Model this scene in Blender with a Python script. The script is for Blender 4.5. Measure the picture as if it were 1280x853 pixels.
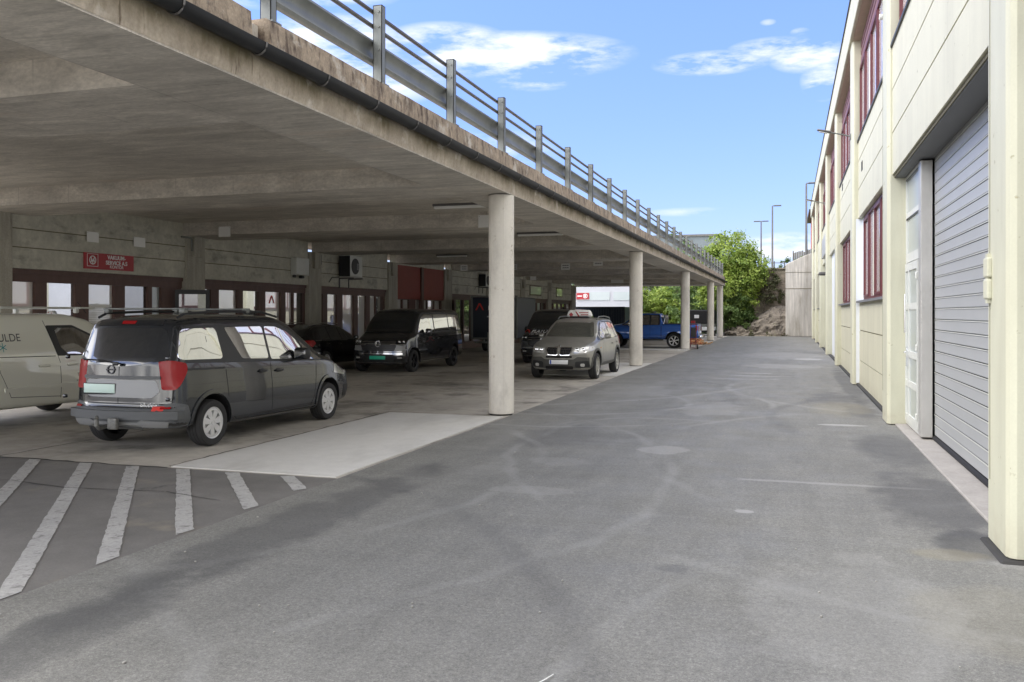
import bpy, bmesh, math, random
from mathutils import Vector, Matrix, noise
from mathutils.bvhtree import BVHTree
for o in list(bpy.data.objects): bpy.data.objects.remove(o)
sc = bpy.context.scene; COL = sc.collection
R = math.radians; PI = math.pi
# ---------------------------------------------------------------- camera, light, exposure
cam = bpy.data.objects.new('camera', bpy.data.cameras.new('camera')); COL.objects.link(cam)
cam.location = (0, 0, 1.8); cam.rotation_euler = (R(90), 0, R(17.69))
cam.data.sensor_width = 36; cam.data.lens = 1088/1280*36; cam.data.shift_y = -34.5/1280
cam.data.clip_end = 2000; sc.camera = cam
SUN_EL, SUN_AZ = 48, 248          # azimuth clockwise from +Y
wd = bpy.data.worlds.new('World'); sc.world = wd; wd.use_nodes = True
sun = bpy.data.objects.new('sun', bpy.data.lights.new('sun', 'SUN')); COL.objects.link(sun)
sun.data.energy = 1.5; sun.data.angle = R(35); sun.data.color = (1, .95, .87)
sun.rotation_euler = (R(90-SUN_EL), 0, R(180-SUN_AZ)+PI*0)
def sun_dir():
    a = R(SUN_AZ); e = R(SUN_EL)
    return Vector((math.sin(a)*math.cos(e), math.cos(a)*math.cos(e), math.sin(e)))
sun.rotation_euler = sun_dir().to_track_quat('Z', 'Y').to_euler()
sc.view_settings.view_transform = 'Standard'; sc.view_settings.look = 'None'
sc.view_settings.gamma = 1; sc.view_settings.exposure = 1.25
SKY_STRENGTH = 0.15
def world_nodes():
    nt = wd.node_tree; N = nt.nodes; Lk = nt.links; N.clear()
    out = N.new('ShaderNodeOutputWorld'); bg = N.new('ShaderNodeBackground')
    sky = N.new('ShaderNodeTexSky'); sky.sky_type = 'NISHITA'; sky.sun_disc = False
    sky.sun_elevation = R(SUN_EL); sky.sun_rotation = R(SUN_AZ); sky.air_density = 1.0; sky.dust_density = .3; sky.ozone_density = 3.0
    tc = N.new('ShaderNodeTexCoord'); sep = N.new('ShaderNodeSeparateXYZ'); Lk.new(tc.outputs['Generated'], sep.inputs[0])
    def M(op, a, b=None, c=None, clamp=False):
        n = N.new('ShaderNodeMath'); n.operation = op; n.use_clamp = clamp
        for i, v in enumerate((a, b, c)):
            if v is None: continue
            if isinstance(v, (int, float)): n.inputs[i].default_value = v
            else: Lk.new(v, n.inputs[i])
        return n.outputs[0]
    az = M('ARCTAN2', sep.outputs[0], sep.outputs[1]); el = M('ARCSINE', sep.outputs[2])
    tot = None
    # clouds: (azimuth, elevation, half width, half height, weight) in degrees
    for a, e, ra, re, w in CLOUDS:
        u = M('DIVIDE', M('SUBTRACT', az, R(a)), R(ra)); v = M('DIVIDE', M('SUBTRACT', el, R(e)), R(re))
        q = M('MULTIPLY', M('SUBTRACT', 1, M('ADD', M('MULTIPLY', u, u), M('MULTIPLY', v, v))), w, clamp=True)
        tot = q if tot is None else M('MAXIMUM', tot, q)
    mp = N.new('ShaderNodeMapping'); mp.inputs['Scale'].default_value = (7, 7, 26); Lk.new(tc.outputs['Generated'], mp.inputs[0])
    nz = N.new('ShaderNodeTexNoise'); nz.inputs['Scale'].default_value = 1.6; nz.inputs['Detail'].default_value = 9; nz.inputs['Roughness'].default_value = .62
    Lk.new(mp.outputs[0], nz.inputs['Vector'])
    mp2 = N.new('ShaderNodeMapping'); mp2.inputs['Scale'].default_value = (2.2, 2.2, 7); Lk.new(tc.outputs['Generated'], mp2.inputs[0])
    nz2 = N.new('ShaderNodeTexNoise'); nz2.inputs['Scale'].default_value = 1.3; nz2.inputs['Detail'].default_value = 8; Lk.new(mp2.outputs[0], nz2.inputs['Vector'])
    fill_cloud = M('MULTIPLY', M('SUBTRACT', nz2.outputs['Fac'], .36), 5, clamp=True)
    front = M('MAXIMUM', M('MULTIPLY', M('ADD', sep.outputs[1], -.25), -3, clamp=True), M('MAXIMUM', M('MULTIPLY', M('SUBTRACT', sep.outputs[2], .55), 5, clamp=True), M('MULTIPLY', M('ADD', sep.outputs[0], .80), -8, clamp=True)))      # mask of the added fill clouds: behind, overhead and far left, out of view
    dens = M('MULTIPLY', tot, M('MULTIPLY', M('SUBTRACT', nz.outputs['Fac'], .40), 5.0, clamp=True))
    dens = M('MULTIPLY', dens, .93, clamp=True)
    mix = N.new('ShaderNodeMix'); mix.data_type = 'RGBA'
    tg = N.new('ShaderNodeMix'); tg.data_type = 'RGBA'; Lk.new(M('MULTIPLY', sep.outputs[2], 2.4, clamp=True), tg.inputs['Factor']); tg.inputs['A'].default_value = (.38, .372, .52, 1); tg.inputs['B'].default_value = (.70, .72, 1.02, 1)
    tint = N.new('ShaderNodeMix'); tint.data_type = 'RGBA'; tint.blend_type = 'MULTIPLY'; tint.inputs['Factor'].default_value = 1; Lk.new(sky.outputs[0], tint.inputs['A']); Lk.new(tg.outputs['Result'], tint.inputs['B'])
    Lk.new(dens, mix.inputs['Factor']); Lk.new(tint.outputs['Result'], mix.inputs['A']); mix.inputs['B'].default_value = CLOUD_COL
    mix3 = N.new('ShaderNodeMix'); mix3.data_type = 'RGBA'; Lk.new(M('MULTIPLY', fill_cloud, front), mix3.inputs['Factor']); Lk.new(mix.outputs['Result'], mix3.inputs['A']); cc = N.new('ShaderNodeMix'); cc.data_type = 'RGBA'; Lk.new(M('MULTIPLY', sep.outputs[2], 2.2, clamp=True), cc.inputs['Factor']); cc.inputs['A'].default_value = (18, 17.6, 16.8, 1); cc.inputs['B'].default_value = (8.2, 8.0, 7.7, 1); Lk.new(cc.outputs['Result'], mix3.inputs['B']); mix = mix3  # unseen fill clouds, brightest near the horizon, added to light the under-deck space
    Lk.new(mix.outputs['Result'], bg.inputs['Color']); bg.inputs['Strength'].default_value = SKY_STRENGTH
    Lk.new(bg.outputs[0], out.inputs[0])
CLOUD_COL = (3.5, 3.55, 3.7, 1)
CLOUDS = []
for x, y, rx, ry, w in [(650,70,150,30,1.6),(560,50,80,22,1.2),(665,102,55,13,1.1),(890,79,75,15,1.5),(965,60,55,13,1.2),(1010,68,50,22,1.4),(1030,100,28,25,1.4),
                        (420,60,100,45,1.5),(470,100,100,30,1.0),(980,308,55,18,1.5),(865,265,60,6,.5),(1000,312,70,12,1.5),(620,190,80,30,.7),(340,-20,160,30,1.3),(700,-60,200,25,1.2),(900,300,60,8,.6),(1000,40,12,5,.7),(960,28,10,4,.5)]:
    CLOUDS.append((math.degrees(math.atan((x-640)/1088))-17.69, math.degrees(math.atan((392-y)/math.hypot(1088, x-640))), math.degrees(rx/1088), math.degrees(ry/1088), w))
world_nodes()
sc.render.engine = 'CYCLES'
try:
    sc.cycles.max_bounces = 8; sc.cycles.diffuse_bounces = 5; sc.cycles.glossy_bounces = 4; sc.cycles.use_denoising = True
except Exception: pass

# ---------------------------------------------------------------- helpers
def tag(o, label=None, cat=None, group=None, kind=None):
    if label: o['label'] = label
    if cat: o['category'] = cat
    if group: o['group'] = group
    if kind: o['kind'] = kind
    return o
def thing(name, label, cat, loc=(0,0,0), rz=0, group=None):
    o = bpy.data.objects.new(name, None); COL.objects.link(o); o.location = loc; o.rotation_euler = (0, 0, rz); o.empty_display_size = .2
    return tag(o, label, cat, group)
class MB:
    def __init__(s): s.v = []; s.f = []; s.mi = []
    def add(s, vs, fs, mi=0):
        n = len(s.v); s.v += [tuple(v) for v in vs]; s.f += [tuple(i+n for i in f) for f in fs]; s.mi += [mi]*len(fs); return s
    def box(s, x0, x1, y0, y1, z0, z1, mi=0):
        v = [(x0,y0,z0),(x1,y0,z0),(x1,y1,z0),(x0,y1,z0),(x0,y0,z1),(x1,y0,z1),(x1,y1,z1),(x0,y1,z1)]
        return s.add(v, [(0,3,2,1),(4,5,6,7),(0,1,5,4),(1,2,6,5),(2,3,7,6),(3,0,4,7)], mi)
    def rbox(s, cx, cy, cz, sx, sy, sz, r=.02, seg=2, rot=None, mi=0, taper=None):
        bm = bmesh.new(); bmesh.ops.create_cube(bm, size=1)
        for v in bm.verts:
            v.co = Vector((v.co.x*sx, v.co.y*sy, v.co.z*sz))
            if taper: v.co = taper(v.co)
        r = min(r, .49*min(sx, sy, sz))
        bmesh.ops.bevel(bm, geom=bm.edges[:], offset=r, segments=seg, profile=.5, affect='EDGES')
        m = Matrix.Translation((cx, cy, cz)) @ (rot.to_4x4() if rot else Matrix())
        bm.verts.index_update(); s.add([m @ v.co for v in bm.verts], [[v.index for v in f.verts] for f in bm.faces], mi); bm.free(); return s
    def tube(s, pts, r, n=8, caps=True, mi=0, rs=None):
        pts = [Vector(p) for p in pts]; rings = []
        for i, p in enumerate(pts):
            d = (pts[min(i+1, len(pts)-1)]-pts[max(i-1, 0)]).normalized()
            a = Vector((0,0,1)) if abs(d.z) < .9 else Vector((1,0,0)); u = d.cross(a).normalized(); w = d.cross(u)
            rr = rs[i] if rs else r
            rings.append([p+u*rr*math.cos(2*PI*k/n)+w*rr*math.sin(2*PI*k/n) for k in range(n)])
        vs = [q for ring in rings for q in ring]; fs = []
        for i in range(len(pts)-1):
            for k in range(n): fs.append((i*n+k, i*n+(k+1)%n, (i+1)*n+(k+1)%n, (i+1)*n+k))
        if caps: fs.append(tuple(range(n-1, -1, -1))); fs.append(tuple((len(pts)-1)*n+k for k in range(n)))
        return s.add(vs, fs, mi)
    def lathe(s, prof, n=24, M=None, mi=0):          # prof (r, h) about local z
        M = M or Matrix(); vs = []; fs = []
        for r, h in prof:
            for k in range(n): vs.append(M @ Vector((r*math.cos(2*PI*k/n), r*math.sin(2*PI*k/n), h)))
        for i in range(len(prof)-1):
            for k in range(n): fs.append((i*n+k, i*n+(k+1)%n, (i+1)*n+(k+1)%n, (i+1)*n+k))
        return s.add(vs, fs, mi)
    def prism(s, poly, h0, h1, M=None, mi=0):        # poly (x, y) extruded along local z
        M = M or Matrix(); n = len(poly)
        vs = [M @ Vector((x, y, h0)) for x, y in poly]+[M @ Vector((x, y, h1)) for x, y in poly]
        fs = [tuple(range(n-1, -1, -1)), tuple(range(n, 2*n))]+[(i, (i+1)%n, n+(i+1)%n, n+i) for i in range(n)]
        return s.add(vs, fs, mi)
    def build(s, name, mats, parent=None, smooth=None, world=True, bevel=0):
        me = bpy.data.meshes.new(name); vs = s.v
        if parent is not None and world: L = parent.location; vs = [(a-L.x, b-L.y, c-L.z) for a, b, c in vs]
        me.from_pydata(vs, [], s.f)
        for m in (mats if isinstance(mats, (list, tuple)) else [mats]): me.materials.append(m)
        if any(s.mi): me.polygons.foreach_set('material_index', s.mi)
        bm = bmesh.new(); bm.from_mesh(me)
        bmesh.ops.recalc_face_normals(bm, faces=bm.faces)
        if bevel: bmesh.ops.bevel(bm, geom=[e for e in bm.edges if e.is_manifold and e.calc_face_angle(0) > .6], offset=bevel, segments=1, affect='EDGES')
        bm.to_mesh(me); bm.free()
        if smooth is not None:
            me.polygons.foreach_set('use_smooth', [True]*len(me.polygons)); me.set_sharp_from_angle(angle=R(smooth))
        o = bpy.data.objects.new(name, me); COL.objects.link(o)
        if parent is not None: o.parent = parent
        return o
def structure(o): o['kind'] = 'structure'; return o
def copy_tree(o, parent=None):
    c = o.copy(); COL.objects.link(c)
    if parent is not None: c.parent = parent
    for ch in [q for q in bpy.data.objects if q.parent == o]: copy_tree(ch, c)
    return c

# ---------------------------------------------------------------- materials
class NT:
    def __init__(s, name):
        s.m = bpy.data.materials.new(name); s.m.use_nodes = True; s.t = s.m.node_tree; s.N = s.t.nodes; s.L = s.t.links
        s.b = s.N['Principled BSDF']; s.tc = s.N.new('ShaderNodeTexCoord')
    def put(s, sock, v):
        if isinstance(v, (int, float, tuple, list)): sock.default_value = v
        else: s.L.new(v, sock)
    def math(s, op, a, b=None, c=None, clamp=False):
        n = s.N.new('ShaderNodeMath'); n.operation = op; n.use_clamp = clamp
        for i, v in enumerate((a, b, c)):
            if v is not None: s.put(n.inputs[i], v)
        return n.outputs[0]
    def noise(s, scale, stretch=(1,1,1), detail=6, rough=.6, loc=(0,0,0), rot=(0,0,0), coord='Object', dist=0):
        mp = s.N.new('ShaderNodeMapping'); mp.inputs['Scale'].default_value = stretch; mp.inputs['Location'].default_value = loc; mp.inputs['Rotation'].default_value = rot
        s.L.new(s.tc.outputs[coord], mp.inputs[0]); n = s.N.new('ShaderNodeTexNoise')
        n.inputs['Scale'].default_value = scale; n.inputs['Detail'].default_value = detail; n.inputs['Roughness'].default_value = rough; n.inputs['Distortion'].default_value = dist
        s.L.new(mp.outputs[0], n.inputs['Vector']); return n.outputs['Fac']
    def rng(s, v, a, b, c=0., d=1.):
        n = s.N.new('ShaderNodeMapRange'); s.put(n.inputs[0], v)
        for i, q in zip((1,2,3,4), (a,b,c,d)): n.inputs[i].default_value = q
        return n.outputs[0]
    def mix(s, f, a, b, mode='MIX'):
        n = s.N.new('ShaderNodeMix'); n.data_type = 'RGBA'; n.blend_type = mode
        s.put(n.inputs['Factor'], f); s.put(n.inputs['A'], a if not isinstance(a, tuple) else tuple(a)+(1,)*(4-len(a))); s.put(n.inputs['B'], b if not isinstance(b, tuple) else tuple(b)+(1,)*(4-len(b)))
        return n.outputs['Result']
    def scale(s, c, f):
        n = s.N.new('ShaderNodeVectorMath'); n.operation = 'SCALE'; s.put(n.inputs[0], c if not isinstance(c, tuple) else c[:3]); s.put(n.inputs['Scale'], f); return n.outputs[0]
    def bump(s, h, st, dist=.01):
        n = s.N.new('ShaderNodeBump'); n.inputs['Strength'].default_value = st; n.inputs['Distance'].default_value = dist; s.put(n.inputs['Height'], h); s.L.new(n.outputs[0], s.b.inputs['Normal'])
    def xyz(s):
        n = s.N.new('ShaderNodeSeparateXYZ'); s.L.new(s.tc.outputs['Object'], n.inputs[0]); return n.outputs
def pm(name, col, rough=.6, metal=0., coat=0., var=[], stains=[], bump=None, ior=None, spec=None, rvar=0):
    t = NT(name); c = col
    for sc_, st, amt in var: c = t.scale(c, t.rng(t.noise(sc_, st), .25, .75, 1-amt, 1+amt))
    for c2, sc_, st, lo, hi in stains: c = t.mix(t.rng(t.noise(sc_, st, loc=(7.3,2.1,4.4), detail=8, rough=.65), lo, hi), c, c2)
    t.put(t.b.inputs['Base Color'], c if not isinstance(c, tuple) else c[:3]+(1,)); t.b.inputs['Roughness'].default_value = rough
    if rvar: t.put(t.b.inputs['Roughness'], t.rng(t.noise(3), .3, .7, rough-rvar, rough+rvar))
    t.b.inputs['Metallic'].default_value = metal; t.b.inputs['Coat Weight'].default_value = coat; t.b.inputs['Coat Roughness'].default_value = .03
    if ior: t.b.inputs['IOR'].default_value = ior
    if spec is not None: t.b.inputs['Specular IOR Level'].default_value = spec
    if bump: t.bump(t.noise(bump[0], bump[3] if len(bump) > 3 else (1,1,1)), bump[1], bump[2])
    return t.m
U = (1,1,1)
# concrete of the deck underside: long board marks running across, grey brown clouds
def ceilmat():
    t = NT('board_marked_concrete'); c = (.56,.52,.455)
    c = t.scale(c, t.rng(t.noise(1.3, (.55,1.3,1), dist=1.2), .3, .7, .80, 1.16)); c = t.scale(c, t.rng(t.noise(6, (.35,1.6,1), rot=(0,0,.3), detail=9, rough=.7), .3, .7, .78, 1.2))
    c = t.scale(c, t.rng(t.noise(28, (.6,1.6,1), rot=(0,0,-.2)), .3, .7, .84, 1.16)); c = t.scale(c, t.rng(t.noise(.22), .35, .65, .86, 1.1))
    c = t.mix(t.rng(t.noise(.8, (.4,1.3,1), loc=(4,4,1), detail=8), .55, .75, 0, .7), c, (.36,.33,.29)); c = t.mix(t.rng(t.noise(1.1, (.3,1,1), loc=(1,8,1), detail=8), .62, .75, 0, .6), c, (.56,.44,.34))
    c = t.mix(t.rng(t.noise(18, loc=(2,2,2), detail=3), .70, .76, 0, .5), c, (.22,.20,.17))
    x = t.xyz()
    for ax, per, off in ((0, 1.22, .3), (1, 2.44, .1)):      # formwork sheet joints
        e = t.math('ABSOLUTE', t.math('SUBTRACT', t.math('FRACT', t.math('DIVIDE', t.math('ADD', x[ax], t.math('MULTIPLY', t.noise(1.5), .02)), per)), .5))
        c = t.mix(t.math('MULTIPLY', t.rng(e, .006/per*1.6, .0), t.rng(t.noise(.7, loc=(off,9,2)), .4, .6, .15, .75)), c, (.22,.20,.175))
    t.put(t.b.inputs['Base Color'], c); t.b.inputs['Roughness'].default_value = .85; t.bump(t.noise(9, (.2,3,1)), .4, .01); return t.m
M_ceil = ceilmat()
def fascmat():
    t = NT('weathered_fascia_concrete'); x = t.xyz(); c = t.mix(t.rng(t.noise(.9, detail=8), .35, .65), (.52,.455,.37), (.44,.375,.30)); c = t.scale(c, t.rng(t.noise(30), .3, .7, .86, 1.14)); c = t.scale(c, t.rng(t.noise(5), .3, .7, .85, 1.15))
    moss = t.math('MULTIPLY', t.rng(t.math('ADD', x[2], t.math('MULTIPLY', t.noise(6, (1,1.6,.5), detail=8), .30)), 4.05, 4.27), t.rng(t.noise(1.3, detail=6, loc=(2,9,1)), .35, .6, .25, 1)); c = t.mix(moss, c, (.145,.12,.07))
    c = t.mix(t.rng(t.noise(7, (1,2.2,.3), detail=8, loc=(4,1,1)), .62, .70, 0, .8), c, (.12,.09,.06)); c = t.mix(t.rng(t.noise(2.2, loc=(1,1,6), detail=8), .58, .7, 0, .8), c, (.66,.61,.54))
    t.put(t.b.inputs['Base Color'], c); t.b.inputs['Roughness'].default_value = .85; t.bump(t.noise(25), .5, .01); return t.m
M_fascia = fascmat()
M_kerb = pm('weathered_kerb_concrete', (.31,.25,.185), .9, var=[(3,(1,1.3,.8),.35),(14,U,.25),(50,U,.2)],
            stains=[((.085,.06,.045),5,(1,1.6,.6),.5,.64),((.50,.46,.40),2.2,(1,1,1),.58,.68)], bump=(30,.6,.012))
M_col = pm('pale_column_concrete', (.69,.655,.585), .75, var=[(2,(2,2,.3),.08),(20,U,.05)], stains=[((.40,.34,.27),6,U,.62,.72),((.50,.47,.42),1.4,(1,1,.5),.52,.7)], bump=(30,.3,.005))
M_wallc = pm('green_grey_wall_concrete', (.50,.485,.41), .9, var=[(2,U,.2),(9,U,.14),(60,U,.1)], stains=[((.2,.19,.16),1.1,(1,1,2),.55,.75)], bump=(20,.3,.008))
M_pil = pm('board_cast_pillar_concrete', (.37,.35,.295), .9, var=[(3,(2,2,.3),.25),(30,U,.15)], bump=(12,.4,.01,(3,3,.3)))
def yellow(name, col, streak=.05):
    t = NT(name); c = col
    c = t.scale(c, t.rng(t.noise(2.5, (1,1,.4)), .3, .7, 1-streak, 1+streak)); c = t.scale(c, t.rng(t.noise(60), .3, .7, .97, 1.03))
    c = t.mix(t.rng(t.noise(9, (1,1,1), loc=(3,1,2)), .67, .71), c, (.33,.31,.2)); c = t.mix(t.rng(t.noise(1.3, (1,1,.2), loc=(9,1,2), detail=9), .5, .75, 0, .5), c, (.45,.43,.32)); c = t.mix(t.rng(t.noise(5, (1,1,.06), loc=(1,4,2), detail=6), .58, .75, 0, .35), c, (.36,.34,.25))
    x = t.xyz(); low = t.math('MULTIPLY', t.rng(x[2], .0, .35, 1, 0), t.rng(t.noise(5), .4, .7, 0, .8)); c = t.mix(low, c, (.42,.38,.28))
    t.put(t.b.inputs['Base Color'], c); t.b.inputs['Roughness'].default_value = .55; t.bump(t.noise(25, (1,1,.5)), .18, .006); return t.m
M_yel = yellow('cream_yellow_wall_paint', (.56,.54,.405)); M_yel2 = yellow('cream_pilaster_paint', (.53,.525,.405), .07)
M_whitep = pm('white_side_paint', (.72,.75,.78), .5, var=[(3,U,.05)])
M_groove = pm('dark_panel_joint', (.16,.145,.09), .8)
M_soffit = pm('brownish_soffit', (.50,.42,.33), .8, var=[(3,U,.1)])
M_red = pm('red_window_paint', (.115,.026,.03), .45, var=[(6,(1,1,.3),.15)]); M_redbd = pm('ribbed_red_cladding', (.21,.10,.10), .6, var=[(4,(1,1,4),.15)])
M_darksill = pm('black_sill', (.03,.03,.03), .5); M_greysill = pm('grey_zinc_sill', (.23,.23,.24), .5, metal=.3)
M_door = pm('grey_sectional_door_paint', (.35,.358,.36), .45, var=[(1.5,U,.04)], bump=(120,.12,.003)); M_doorgap = pm('door_gap_rubber', (.012,.012,.014), .8)
M_alu = pm('white_aluminium_frame', (.60,.61,.57), .4, var=[(5,U,.06)]); M_post = pm('dented_galvanised_cladding', (.50,.49,.46), .42, metal=.45, var=[(2,(1,1,.6),.15)], stains=[((.32,.22,.17),4,U,.66,.75)], bump=(4,.5,.02))
M_galv = pm('galvanised_steel', (.19,.20,.19), .5, metal=.5, var=[(3,(1,1,.3),.22)]); M_galvd = pm('dull_galvanised_tube', (.15,.145,.14), .5, metal=.6, var=[(4,(1,.2,1),.2)])
M_black = pm('black_plastic', (.018,.019,.021), .45); M_gutter = pm('black_gutter', (.016,.017,.019), .5, var=[(3,U,.3)], spec=.25)
M_rubber = pm('tyre_rubber', (.022,.022,.023), .75, var=[(20,U,.15)], bump=(60,.2,.004)); M_dark = pm('dark_cavity', (.006,.006,.007), .8)
M_brown = pm('dark_brown_timber_frame', (.11,.06,.05), .5, var=[(8,(1,1,.2),.2)]); M_redpan = pm('oxide_red_panel', (.22,.04,.028), .55, var=[(2,U,.1)])
def glass(name, col, refl, rough=.02, tint=(1,1,1), add=.45):
    t = NT(name); g = t.N.new('ShaderNodeBsdfGlossy'); g.inputs['Roughness'].default_value = rough; g.inputs['Color'].default_value = tint+(1,)
    t.b.inputs['Base Color'].default_value = col+(1,); t.b.inputs['Roughness'].default_value = .25
    lw = t.N.new('ShaderNodeLayerWeight'); lw.inputs['Blend'].default_value = .35
    f = t.rng(lw.outputs['Facing'], 0, 1, refl, min(1, refl+add)); mx = t.N.new('ShaderNodeMixShader'); t.put(mx.inputs[0], f)
    t.L.new(t.b.outputs[0], mx.inputs[1]); t.L.new(g.outputs[0], mx.inputs[2]); t.L.new(mx.outputs[0], t.N['Material Output'].inputs[0]); return t.m
G_car = glass('tinted_car_glass', (.006,.009,.013), .05, add=.3); G_mirror = glass('reflective_privacy_glass', (.012,.013,.015), .42, .015)
G_pane = glass('office_pane_glass', (.22,.23,.22), .5, .01); G_paneL = glass('pane_with_pale_blind', (.86,.84,.80), .2, .02); G_frost = glass('frosted_pale_pane', (.34,.40,.40), .12, .3)
G_dark = glass('dark_pane_glass', (.01,.012,.012), .15, .01)
def paint(name, col, metal=.3, rough=.3, dust=0., cior=1.75):
    t = NT(name); c = col
    if dust: c = t.mix(t.rng(t.noise(2.5, detail=8), .35, .75, dust*.4, dust), c, (.42,.405,.36))
    t.put(t.b.inputs['Base Color'], c if not isinstance(c, tuple) else c+(1,)); t.b.inputs['Metallic'].default_value = metal; t.b.inputs['Roughness'].default_value = rough
    t.b.inputs['Coat Weight'].default_value = 1-dust*.6; t.b.inputs['Coat Roughness'].default_value = .03+dust*.25; t.b.inputs['Coat IOR'].default_value = cior; return t.m
P_grey = paint('dark_blue_grey_paint', (.012,.015,.020), .1, .25, cior=1.48); P_white = paint('pale_beige_white_paint', (.84,.84,.75), 0, .4); P_vw = paint('dark_grey_van_paint', (.020,.021,.026), .3, .22)
P_black = paint('black_car_paint', (.003,.003,.005), .1, .2); P_navy = paint('black_blue_van_paint', (.003,.005,.012), .1, .2); P_bmw = paint('dusty_grey_green_paint', (.19,.19,.175), .3, .4, .55); P_blue = paint('bright_blue_paint', (.015,.10,.42), .35)
M_chrome = pm('chrome', (.75,.76,.77), .12, metal=1); M_silver = pm('silver_wheel_paint', (.62,.62,.62), .3, metal=.4); M_rimdark = pm('dark_wheel_paint', (.05,.05,.055), .3, metal=.6)
M_clad = pm('grey_bumper_plastic', (.085,.09,.095), .5); M_clad2 = pm('dusty_dark_plastic', (.07,.07,.065), .6, var=[(4,U,.2)]); M_skid = pm('silver_skid_trim', (.26,.265,.27), .4, metal=.3)
M_lampred = pm('red_tail_lamp', (.30,.006,.008), .35, coat=.15, spec=.3); M_lampwhite = pm('clear_lamp_lens', (.62,.62,.60), .1, coat=1, metal=.3); M_lampamber = pm('amber_lens', (.7,.25,.03), .2)
M_plate = pm('pale_number_plate', (.60,.76,.70), .4); M_platew = pm('white_number_plate', (.75,.76,.78), .4); M_green = pm('green_number_plate', (.02,.50,.33), .4); M_blueeu = pm('blue_plate_band', (.03,.08,.4), .4)
M_white = pm('white_board', (.86,.86,.83), .5); M_txtd = pm('dark_grey_lettering', (.06,.065,.07), .5); M_txtw = pm('white_lettering', (.8,.8,.8), .5); M_signred = pm('sign_red', (.38,.022,.03), .4); M_txtr = pm('red_lettering', (.65,.05,.04), .45); M_teal = pm('teal_emblem', (.05,.35,.38), .5)
M_bark = pm('bark', (.12,.095,.07), .9, var=[(8,(2,2,.4),.3)])
def leafm(name, c1, c2, c3):
    t = NT(name); c = t.mix(t.rng(t.noise(.55, detail=4), .35, .65), c1, c2); c = t.mix(t.rng(t.noise(2.6, loc=(5,5,5)), .45, .7), c, c3)
    t.put(t.b.inputs['Base Color'], c); t.b.inputs['Roughness'].default_value = .55
    tr = t.N.new('ShaderNodeBsdfTranslucent'); t.put(tr.inputs[0], c); mx = t.N.new('ShaderNodeMixShader'); mx.inputs[0].default_value = .35
    t.L.new(t.b.outputs[0], mx.inputs[1]); t.L.new(tr.outputs[0], mx.inputs[2]); t.L.new(mx.outputs[0], t.N['Material Output'].inputs[0]); return t.m
L_bright = leafm('bright_green_leaves', (.26,.35,.05), (.14,.23,.035), (.42,.50,.11)); L_mid = leafm('mid_green_leaves', (.11,.18,.04), (.06,.12,.028), (.20,.27,.075)); L_dry = leafm('twiggy_olive_leaves', (.13,.14,.06), (.08,.10,.04), (.22,.20,.12))
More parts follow.
